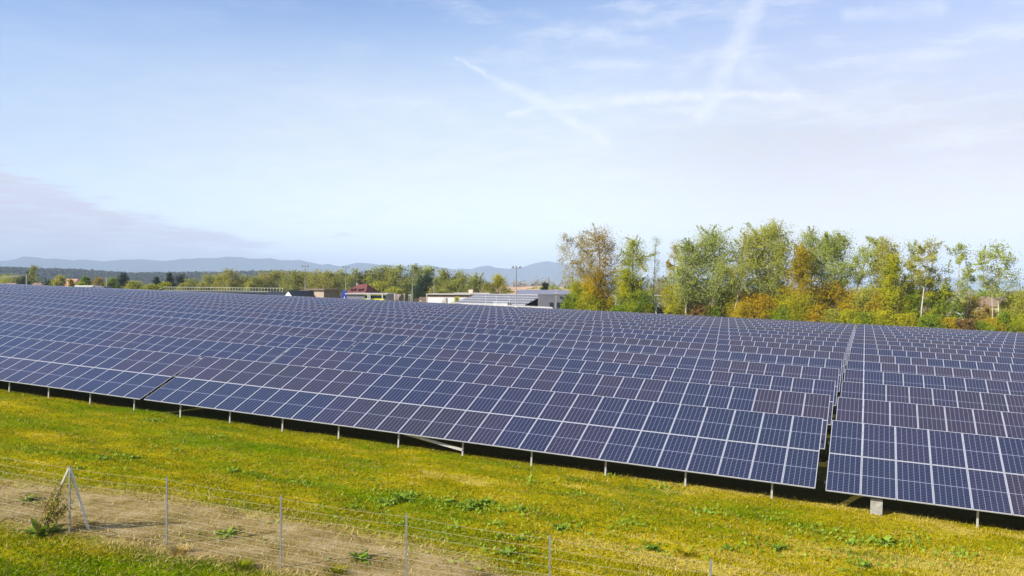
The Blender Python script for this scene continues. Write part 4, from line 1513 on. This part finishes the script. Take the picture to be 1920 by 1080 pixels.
def house(name, label, px0, px1, eave, ridge_y, T, wall, roof, hip=0.0, rz=0.0, depth=8.0, cat='house', chimney=None, dormer=False, windows=True, gable_front=False, over=.35):
    pc = (px0 + px1) / 2
    o, Y = yard(pc, T)
    W = width(px0, px1, Y) - 2 * over
    ze, zr = ztop(pc, eave, Y) - o.z, ztop(pc, ridge_y, Y) - o.z
    ze = max(ze, 1.2)
    root = empty(name, o, rz)
    tag(root, label, cat)
    m = MB()
    hw, hd = W / 2, depth / 2
    m.box((-hw, -hd, -2), (hw, hd, ze))
    if gable_front:
        for s in (-1, 1):
            m.poly([(-hw, s * hd, ze), (hw, s * hd, ze), (0, s * hd, zr - .12)])
    elif hip < .3:
        for s in (-1, 1):
            m.poly([(s * hw, -hd, ze), (s * hw, hd, ze), (s * hw, 0, zr - .12)])
    m.build('wall', wall, root)
    r = MB()
    a, b = hw + over, hd + over
    e = ze - .12
    if gable_front:
        for s in (-1, 1):
            r.poly([(0, -b, zr), (0, b, zr), (s * a, b, e), (s * a, -b, e)])
            r.poly([(0, -b, zr - .1), (s * a, -b, e - .1), (s * a, b, e - .1), (0, b, zr - .1)])
            r.poly([(0, -b, zr), (s * a, -b, e), (s * a, -b, e - .1), (0, -b, zr - .1)])
            r.poly([(s * a, -b, e), (s * a, b, e), (s * a, b, e - .1), (s * a, -b, e - .1)])
    else:
        hh = a * hip
        for s in (-1, 1):
            r.poly([(-a + hh, 0, zr), (a - hh, 0, zr), (a, s * b, e), (-a, s * b, e)])
            r.poly([(-a, s * b, e), (a, s * b, e), (a, s * b, e - .12), (-a, s * b, e - .12)])
            r.poly([(s * (a - hh), 0, zr), (s * a, -b, e), (s * a, b, e)])
            r.poly([(s * a, -b, e), (s * a, b, e), (s * a, b, e - .12), (s * a, -b, e - .12)])
        r.poly([(-a, -b, e - .12), (a, -b, e - .12), (a, b, e - .12), (-a, b, e - .12)])
    ro = r.build('roof', roof, root)
    if chimney:
        c = MB()
        c.box((chimney - .25, -.22, zr - 1.6), (chimney + .25, .22, zr + .3))
        c.box((chimney - .31, -.28, zr + .3), (chimney + .31, .28, zr + .4))
        c.build('chimney', M_CONC, ro)
    if dormer:
        for x in (-W * .18, W * .16):
            d = MB()
            zz = e + (zr - e) * .36
            yy = -b * (1 - .36) - .25
            d.box((x - .6, yy, zz - .3), (x + .6, yy + 1.8, zz + .65))
            d.poly([(x - .75, yy - .15, zz + .6), (x + .75, yy - .15, zz + .6), (x, yy + 1.5, zz + 1.25)])
            do = d.build('dormer', [roof], ro)
            g = MB()
            g.box((x - .4, yy - .03, zz - .1), (x + .4, yy - .003, zz + .5))
            g.build('window', M_GLASSD, root)
    if windows and ze > 2.2:
        n = max(1, int(W / 3.2))
        for i in range(n):
            x = -hw + (i + .5) * W / n
            g = MB()
            g.box((x - .5, -hd - .04, ze - 1.9), (x + .5, -hd - .003, ze - .6))
            wo_ = g.build('window', M_GLASSD, root)
            f = MB()
            f.box((x - .56, -hd - .06, ze - 1.97), (x + .56, -hd - .002, ze - 1.9))
            f.box((x - .03, -hd - .055, ze - 1.9), (x + .03, -hd - .042, ze - .6))
            f.build('frame', M_WHITE, wo_)
    return root


house('village_house', 'long house with a broad orange tiled roof, half hidden by trees', 95, 159, 540, 523, 200, M_PINKW, M_TILE_O, hip=.25, depth=11, rz=-.3, chimney=-6)
house('small_house', 'low house with a faded pink roof right of the poplar', 62, 90, 538, 530.5, 192, M_PINKW, M_TILE_B, hip=.2, depth=7, rz=.2)
house('garden_shed', 'low shed with a brown roof at the far left', 12, 31, 540, 530.5, 182, M_PINKW, M_TILE_B, depth=5)
house('red_roof_house', 'tall house with a steep red hipped roof and small chimney', 655, 706, 552, 533, 176, M_PINKW, M_TILE_R, hip=.62, depth=10.5, rz=-.35, chimney=-1.9, dormer=True)
house('gabled_shed', 'shed with a white gable and dark sheet roof beside the beige hut', 551, 575, 556.0, 545, 143, M_WHITE, M_DARK, depth=9, gable_front=True, rz=-.45, windows=False, over=.12)
house('brown_shed', 'small shed with a brown roof right behind the white gable', 562, 589, 556, 544.5, 160, M_BROWNW, M_TILE_B, depth=6, rz=.3, windows=False)
house('tan_hut', 'small tan hut with a low roof among the white posts', 731, 754, 561, 551.5, 165, M_BEIGE, M_BROWNW, depth=6, rz=-.25, windows=False)
house('far_house', 'house with a brown tiled roof and white gable at far right', 1840, 1880, 572, 556, 165, M_PINKW, M_TILE_B, depth=8, rz=-.15, over=.3)
house('small_white_house', 'small white house glimpsed left of the brown-roofed one', 1797, 1810, 580, 574, 150, M_WHITE, M_TILE_B, depth=4, windows=False)


def flat(name, label, px0, px1, top, T, wall, depth=10, rz=0.0, cat='building', roof=None, th=.35, over=.4, below=3.0):
    pc = (px0 + px1) / 2
    o, Y = yard(pc, T)
    W = width(px0, px1, Y)
    h = ztop(pc, top, Y) - o.z
    root = empty(name, o, rz)
    tag(root, label, cat)
    m = MB()
    m.box((-W / 2, -depth / 2, -below), (W / 2, depth / 2, h - (th if roof else 0)))
    m.build('wall', wall, root)
    if roof:
        r = MB()
        r.box((-W / 2 - over, -depth / 2 - over, h - th), (W / 2 + over, depth / 2 + over, h))
        r.build('roof', roof, root)
    return root, W, h


# white flat roof at the left
flat('flat_garage', 'low garage with a bright white flat roof before the orange roof', 151, 180, 535.3, 168, M_WHITE, depth=5, roof=M_WHITE, cat='garage')
flat('low_shed', 'long low grey shed beside the white garage', 181, 200, 537, 170, M_BEIGE, depth=5, roof=M_ROOFGREY, cat='shed')
# hut with flat overhanging roof
root, W, h = flat('beige_hut', 'beige flat-roofed hut with a dark side wall and wide eaves', 591, 626, 541.5, 150, M_BEIGE, depth=6, rz=-.5, roof=M_BROWNW, over=.55)
for x in (-W * .38, -W * .25):
    m = MB()
    m.box((x - .35, -3.04, h - 2.6), (x + .35, -3.003, h - .7))
    m.build('window', M_GLASSD, root)
m = MB()
m.box((W / 2 + .003, -2.9, -2.5), (W / 2 + .03, 2.9, h - .5))
m.build('side_cladding', M_BROWNW, root)

# long hall with a railing on its roof
oL, YL = yard(312, 158)
oR, YR = yard(534, 150)
zL, zR = ztop(312, 545.5, YL), ztop(534, 546.5, YR)
hall = empty('railed_hall', (oL + oR) / 2, math.atan2(oR.y - oL.y, oR.x - oL.x))
tag(hall, 'long low dark hall with a pale safety railing along its flat roof', 'hall')
LH = (oR - oL).length
zc = (zL + zR) / 2 - hall.location.z
m = MB()
m.box((-LH / 2, 0, -3), (LH / 2, 16, zc - .45))
m.build('wall', M_DKGREEN, hall)
m = MB()
m.box((-LH / 2 - .5, -.9, zc - .45), (LH / 2 + .5, 16.5, zc))
ro = m.build('roof', M_DARK, hall)
m = MB()
rh = 1.05
for y in (-.7,):
    m.box((-LH / 2, y - .04, zc + rh - .06), (LH / 2, y + .04, zc + rh + .02))
    m.box((-LH / 2, y - .03, zc + .08), (LH / 2, y + .03, zc + .14))
    n = int(LH / 1.15)
    for i in range(n + 1):
        x = -LH / 2 + i * LH / n
        m.box((x - .04, y - .05, zc), (x + .04, y + .039, zc + rh))
    m.tube([(-LH / 2, y, zc + rh), (-LH / 2 - 3, y, zc + .2)], .05, 5)
for x in (-LH / 2, LH / 2):
    m.box((x - .04, -.7, zc + rh - .06), (x + .04, 16, zc + rh + .015))
m.build('railing', M_PIPE, hall)
# dark sheds at its right end
house('dark_shed', 'black sheet-roofed shed at the right end of the railed hall', 504, 536, 553.5, 546.5, 149, M_DARK, M_DARK, depth=7, rz=.12, windows=False, cat='shed')

# blue A-frame
o, Y = yard(642, 136)
hb = ztop(646, 544.5, Y) - o.z
wb = width(633, 649, Y)
t = empty('blue_slide', o)
tag(t, 'blue slanted play slide with an upright end between hut and yellow hall', 'slide')
m = MB()
m.poly([(-wb / 2, -.5, 0), (-wb / 2 + .5, -.5, 0), (wb / 2 - .2, -.5, hb), (wb / 2 - .75, -.5, hb)])
m.poly([(-wb / 2, .5, 0), (wb / 2 - .75, .5, hb), (wb / 2 - .2, .5, hb), (-wb / 2 + .5, .5, 0)])
m.poly([(-wb / 2, -.5, 0), (wb / 2 - .75, -.5, hb), (wb / 2 - .75, .5, hb), (-wb / 2, .5, 0)])
m.poly([(-wb / 2 + .5, -.5, 0), (-wb / 2 + .5, .5, 0), (wb / 2 - .2, .5, hb), (wb / 2 - .2, -.5, hb)])
m.build('chute', M_BLUE, t)
m = MB()
m.box((wb / 2 - .35, -.55, -1), (wb / 2 + .05, .55, hb - .02))
m.build('tower', M_BLUE, t)
m = MB()
for z in np.arange(.3, hb, .4):
    m.box((wb / 2 + .05, -.4, z), (wb / 2 + .12, .4, z + .06))
m.build('ladder', M_GALV, t)

# hall with yellow bands
root, W, h = flat('yellow_hall', 'low hall with yellow bands, dark glazing and a pale roof edge', 660, 731, 549.5, 140, M_ROOFGREY, depth=10, rz=-.05, roof=M_SLABW, th=.28)
for (za, zb, mt, nm, a, b) in ((.28, .55, M_YELLOW, 'yellow_band', -.04, .5), (.55, 1.2, M_GLASSD, 'glazing', -.04, .5), (1.2, 1.65, M_YELLOW, 'yellow_band', -.04, .5), (1.65, 3.4, M_GLASSD, 'glazing', -.04, .5)):
    m = MB()
    m.box((W * a, -5.06, h - zb), (W * b, -5.003, h - za))
    m.build(nm, mt, root)
for fx in (.06, .11, .43):
    m = MB()
    m.box((W * fx - .1, -5.5, -2), (W * fx + .1, -5.3, h + .02))
    m.build('column', M_LAMPW, root)

# white building with dark band
root, W, h = flat('white_building', 'long white rendered building with a dark brick band below its roof', 808, 886, 550.5, 140, M_WHITE, depth=9, rz=-.08, roof=M_SLABW, th=.22, over=.3)
m = MB()
m.box((-W / 2 + .02, -4.54, h - .75), (W / 2 - .02, -4.503, h - .22))
m.build('brick_band', M_BRICKD, root)
m = MB()
m.box((-W * .06, -4.56, h - 2.9), (-W * .03, -4.505, h - .9))
m.build('downpipe', M_BROWNW, root)
m = MB()
m.box((W * .42, -1, h), (W * .52, .4, h + .95))
m.build('chimney', M_PINKW, root)
m = MB()
m.box((W * .1, -3.5, h + .02), (W * .95, 3.5, h + .22))
m.build('roof_slab', M_SLABW, root)
house('lean_to', 'brown lean-to roof at the left end of the white building', 786, 812, 566, 557, 146, M_BROWNW, M_BRICKD, depth=5, windows=False, cat='shed')

# glazed hall with tilted photovoltaic roof
oA, YA = yard(884, 136)
oB, YB = yard(1019, 128)
ang = math.atan2(oB.y - oA.y, oB.x - oA.x)
LB = (oB - oA).length
zt = (ztop(884, 551.5, YA) + ztop(1019, 552.5, YB)) / 2
hall = empty('solar_roof_hall', (oA + oB) / 2, ang)
tag(hall, 'dark glazed hall under a sloping roof of photovoltaic panels', 'hall')
hz = zt - hall.location.z
m = MB()
m.box((-LB / 2, 0, -3), (LB / 2, 11, hz - .25))
m.build('wall', M_DARK, hall)


def roof_pv():
    mt, k = new_mat('roof_photovoltaic')
    uvn = k.n('ShaderNodeUVMap', uv_map='UVMap')
    sp = k.n('ShaderNodeSeparateXYZ')
    k.link(uvn.outputs[0], sp.inputs[0])
    du = k.math('PINGPONG', k.math('MULTIPLY', sp.outputs[0], 24.0), .5)
    dv = k.math('PINGPONG', k.math('MULTIPLY', sp.outputs[1], 4.0), .5)
    ln = k.math('MAXIMUM', k.math('LESS_THAN', du, .13), k.math('LESS_THAN', dv, .11))
    finish(k, k.mix(ln, (.06, .06, .065), (.42, .42, .43)), .5, 0, .25)
    return mt


m = MB()
x0, x1 = -LB / 2 + 1.4, LB / 2
m.poly([(x0 - 1.5, -5.3, hz - 1.9), (x1, -5.3, hz - 1.9), (x1, .1, hz), (x0 + .5, .1, hz)])
m.poly([(x0 - 1.5, -5.3, hz - 2.02), (x0 + .5, .1, hz - .12), (x1, .1, hz - .12), (x1, -5.3, hz - 2.02)], 1)
m.poly([(x0 - 1.5, -5.3, hz - 2.02), (x1, -5.3, hz - 2.02), (x1, -5.3, hz - 1.9), (x0 - 1.5, -5.3, hz - 1.9)], 1)
me = m.mesh('roof', [roof_pv(), M_ALU])
uv = me.uv_layers.new(name='UVMap')
for li, c in enumerate(((0, 0), (1, 0), (1, 1), (0, 1))):
    uv.data[li].uv = c
link('roof', me, hall)
for i in range(9):
    x = -LB / 2 + (i + .5) * LB / 9
    m = MB()
    m.box((x - LB / 24, -.05, hz - 4.6), (x + LB / 24, -.003, hz - 2.3))
    m.build('window', M_GLASSD, hall)
m = MB()
m.box((-LB / 2 - .1, .12, hz - .12), (LB / 2 + .1, 11.2, hz - .02))
m.build('flat_roof', M_SLABW, hall)

root, W, h = flat('grey_metal_hall', 'dark grey metal-clad block at the right end of the photovoltaic roof', 1018, 1072, 552, 124, M_GREYM, depth=8, rz=-.3)
for x in (-W * .02, W * .2, W * .34):
    m = MB()
    m.box((x - .4, -4.04, h - 2.8), (x + .4, -4.003, h - 1.5))
    m.build('window', M_GLASSD, root)
m = MB()
m.box((-W / 2 - .1, -4.1, h), (W / 2 + .1, 4.1, h + .12))
m.build('roof', M_ROOFGREY, root)
house('grey_roof_hall', 'wide low hall with a pale grey sheet roof behind the dark block', 968, 1076, 553, 543.5, 150, M_GREYM, M_ROOFGREY, depth=16, rz=-.1, windows=False, hip=.12, cat='hall')

# white parapet / awning in front of the glazed hall
oA, YA = yard(880, 122)
oB, YB = yard(1036, 119)
t = empty('white_parapet', (oA + oB) / 2, math.atan2(oB.y - oA.y, oB.x - oA.x))
tag(t, 'long white wall with thin seams in front of the glazed hall', 'wall')
LP_ = (oB - oA).length
za, zb = ztop(880, 570, YA) - t.location.z, ztop(1036, 577, YB) - t.location.z
m = MB()
m.poly([(-LP_ / 2, 0, -2), (LP_ / 2, 0, -2), (LP_ / 2, 0, zb), (-LP_ / 2, 0, za)])
m.poly([(LP_ / 2, .25, -2), (-LP_ / 2, .25, -2), (-LP_ / 2, .25, za), (LP_ / 2, .25, zb)])
m.poly([(-LP_ / 2, 0, za), (LP_ / 2, 0, zb), (LP_ / 2, .25, zb), (-LP_ / 2, .25, za)])
m.build('wall', M_WHITE, t)
m = MB()
for i in range(1, 12):
    f = i / 12
    x = -LP_ / 2 + f * LP_
    m.box((x - .03, -.02, -2), (x + .03, -.003, za + (zb - za) * f))
m.tube([(-LP_ / 2, -.02, za + .1), (LP_ / 2, -.02, zb + .1)], .05, 5)
m.build('seam', M_PIPE, t)
root, W, h = flat('skylight_box', 'white roof light box behind the parapet', 926, 952, 565.5, 124, M_WHITE, depth=3, cat='roof light', roof=M_LAMPW, th=.15, over=.1)

# white hall wall seen through the trees
root, W, h = flat('white_hall', 'white hall glimpsed through the gap in the grove', 1138, 1262, 553.5, 140, M_WHITE, depth=14, rz=-.35, roof=M_SLABW, th=.3, over=.2)
for i in range(6):
    m = MB()
    x = -W / 2 + (i + .5) * W / 6
    m.box((x - 1.0, -7.04, h - 4.2), (x + 1.0, -7.003, h - 2.2))
    m.build('window', M_GLASSD, root)
o, Y = yard(1170, 125)
t = empty('brown_cabinet', o)
tag(t, 'dark brown cabinet in front of the white hall', 'cabinet')
m = MB()
m.box((-1.0, -.4, -1), (1.0, .4, ztop(1170, 578, Y) - o.z))
m.build('body', M_BROWNW, t)
m = MB()
m.box((-1.1, -.5, ztop(1170, 578, Y) - o.z), (1.1, .5, ztop(1170, 577, Y) - o.z))
m.build('lid', M_GREYM, t)

# timber goal frame by the trees at the grey hall
o, Y = yard(1097, 117.5)
t = empty('wooden_frame', o)
tag(t, 'pale square post frame standing among the bushes of the left grove', 'post frame')
zf = ztop(1097, 558, Y) - o.z
wf = width(1088, 1104, Y)
m = MB()
m.box((wf / 2 - .08, -.08, -1), (wf / 2 + .08, .08, zf))
m.box((-wf / 2 - .08, -.08, -1), (-wf / 2 + .08, .08, zf))
m.box((-wf / 2 - .08, -.07, zf), (wf / 2 + .08, .07, zf + .15))
m.build('post', M_BARKL, t)

# ------------------------------------------------------------------ masts, poles and lamps


def mast(px, top_y, T, label, heads):
    o, Y = yard(px, T)
    h = ztop(px, top_y, Y) - o.z
    t = empty('floodlight_mast', o)
    tag(t, label, 'floodlight', 'floodlight masts of the sports ground')
    m = MB()
    m.tube([(0, 0, -1), (0, 0, h * .5), (0, 0, h)], [.12, .09, .05], 8)
    m.build('pole', M_POLE, t, smooth=True)
    m = MB()
    wd = heads * .34
    m.box((-wd, -.06, h - .08), (wd, .06, h + .02))
    m.build('crossbar', M_POLE, t)
    for i in range(heads):
        x = -wd + (i + .5) * 2 * wd / heads
        l = MB()
        a = Matrix.Translation((x, -.1, h + .22)) @ Matrix.Rotation(R(28 if i % 2 else -28), 4, 'Y') @ Matrix.Rotation(R(20), 4, 'X')
        l.box((-.2, -.09, -.10), (.2, .09, .10), 0, a)
        l.box((-.04, -.04, -.28), (.04, .04, -.12), 0, a)
        l.build('floodlight', M_POLE, t)
    return t


mast(572, 500, 146, 'floodlight mast behind the white-gabled shed', 3)
mast(648, 502, 146, 'floodlight mast rising beside the blue slide', 3)
mast(773, 499, 150, 'floodlight mast in front of the middle tree clump', 4)
mast(814, 503, 148, 'floodlight mast at the left corner of the white building', 3)
mast(968, 502.5, 121, 'floodlight mast before the photovoltaic roof', 3)


def lamp(px, top_y, T, label, group='white lamp posts around the halls'):
    o, Y = yard(px, T)
    h = max(1.0, ztop(px, top_y, Y) - o.z)
    t = empty('lamp_post', o)
    tag(t, label, 'lamp post', group)
    m = MB()
    m.tube([(0, 0, -1), (0, 0, h - .3)], [.055, .045], 6)
    m.build('pole', M_LAMPW, t)
    m = MB()
    m.tube([(0, 0, h - .3), (0, 0, h - .25), (0, 0, h - .04), (0, 0, h)], [.06, .12, .11, .04], 8)
    m.build('lamp_head', M_LAMPW, t)


for px, ty, lab in ((717, 550, 'white post at the left of the tan hut'), (726, 549, 'white post just left of the tan hut'), (740, 550.5, 'white post in front of the tan hut, left one'), (747, 552, 'white post in front of the tan hut, right one'),
                    (758, 551, 'white post right of the tan hut'), (767, 552, 'white post left of the third floodlight mast'), (770, 552.5, 'white post close beside the third floodlight mast'), (800, 551.5, 'tall white post left of the white building'), (789, 563, 'short white post at the brown lean-to'),
                    (911, 554.5, 'thin pale post at the left end of the photovoltaic roof'), (931, 555, 'thin pale post at the middle of the photovoltaic roof'), (955, 555, 'thin pale post left of the right floodlight mast')):
    lamp(px, ty, 122 if px > 880 else 138, lab)
o, Y = yard(1043, 119)
t = empty('street_lamp', o)
tag(t, 'grey street lamp with a flat white head before the dark metal block', 'street lamp')
h = ztop(1043, 549, Y) - o.z
m = MB()
m.tube([(0, 0, -1), (0, 0, h - .2)], [.12, .08], 8)
m.build('pole', M_POLE, t)
m = MB()
m.tube([(0, 0, h - .2), (0, 0, h - .1), (0, 0, h)], [.35, .5, .12], 10)
m.build('lamp_head', M_LAMPW, t)

for px, ty, T, lab, wd in ((50, 513.5, 172, 'thick pale concrete utility pole beside the poplar', .22), (200, 519.5, 172, 'thin utility pole left of the dark spruce', .13)):
    o, Y = yard(px, T)
    h = ztop(px, ty, Y) - o.z
    t = empty('utility_pole', o)
    tag(t, lab, 'utility pole', 'utility poles of the village')
    m = MB()
    m.tube([(0, 0, -1), (0, 0, h)], [wd * 1.5, wd], 8)
    m.build('pole', M_CONC, t)
    m = MB()
    m.box((-.5, -.05, h - .5), (.9, .05, h - .4))
    for x in (-.42, .2, .8):
        m.tube([(x, 0, h - .4), (x, 0, h - .2)], [.05, .03], 6)
    m.build('crossarm', M_CONC, t)
    if px < 100:
        m = MB()
        for x in (-.42, .8):
            pts = [(x + (-36) * f, 6 * f, h - .2 - 1.6 * math.sin(math.pi * f)) for f in np.linspace(0, 1, 9)]
            m.tube(pts, .03, 3, cap=False)
        m.build('cable', M_POLE, t)

# young bush against the white building
tree_px('young_shrub', 'yellow-green shrub against the white building wall', 'bush', 858, 556, 8, 134, L['ygreen'], form='oval', crown0=.1, leaves=700, leaf=.26, clumps=18, limbs=6, seed=71)
tree_px('pale_shrub', 'pale leafless shrub against the white wall left of the green one', 'bush', 833, 559, 7, 134, L['bare'], form='oval', crown0=.1, leaves=260, leaf=.2, clumps=14, limbs=9, seed=72, sparse=.8)

# stubble field on the rise behind the halls
pts = [at(905, 546, 330), at(1060, 546, 330)]
V, F = [], []
for j in range(9):
    for i in range(25):
        px = 880 + 200 * i / 24
        p = at(px, 537 + .8 * math.sin(i * .7), 470)
        f = j / 8
        Yd = 300 + 170 * f
        V.append((at(px, 540, Yd).x, Yd, -1.5 + (p.z + 1.5) * f ** 1.2))
for j in range(8):
    for i in range(24):
        a = j * 25 + i
        F.append((a, a + 1, a + 26, a + 25))
tag(link('stubble_field', np_mesh('stubble_field', V, F, plain('stubble', (.50, .33, .20), .95, 0, .1, .2, .05))), 'pinkish stubble field rising behind the halls', kind='structure')

# ------------------------------------------------------------------ air
hm = bpy.data.materials.new('haze_air')
hm.use_nodes = True
hm.node_tree.nodes.clear()
hk = NT(hm.node_tree)
ho = hk.n('ShaderNodeOutputMaterial')
pv = hk.n('ShaderNodeVolumePrincipled')
pv.inputs['Color'].default_value = (0.64, 0.80, 1.0, 1)
pv.inputs['Density'].default_value = 0.00015
pv.inputs['Anisotropy'].default_value = -0.2
hk.link(pv.outputs[0], ho.inputs['Volume'])
m = MB()
m.box((-11600, -420, -34), (11600, 11600, 352))
tag(m.build('haze', hm), 'pale blue haze over the whole plain', 'haze', kind='stuff')
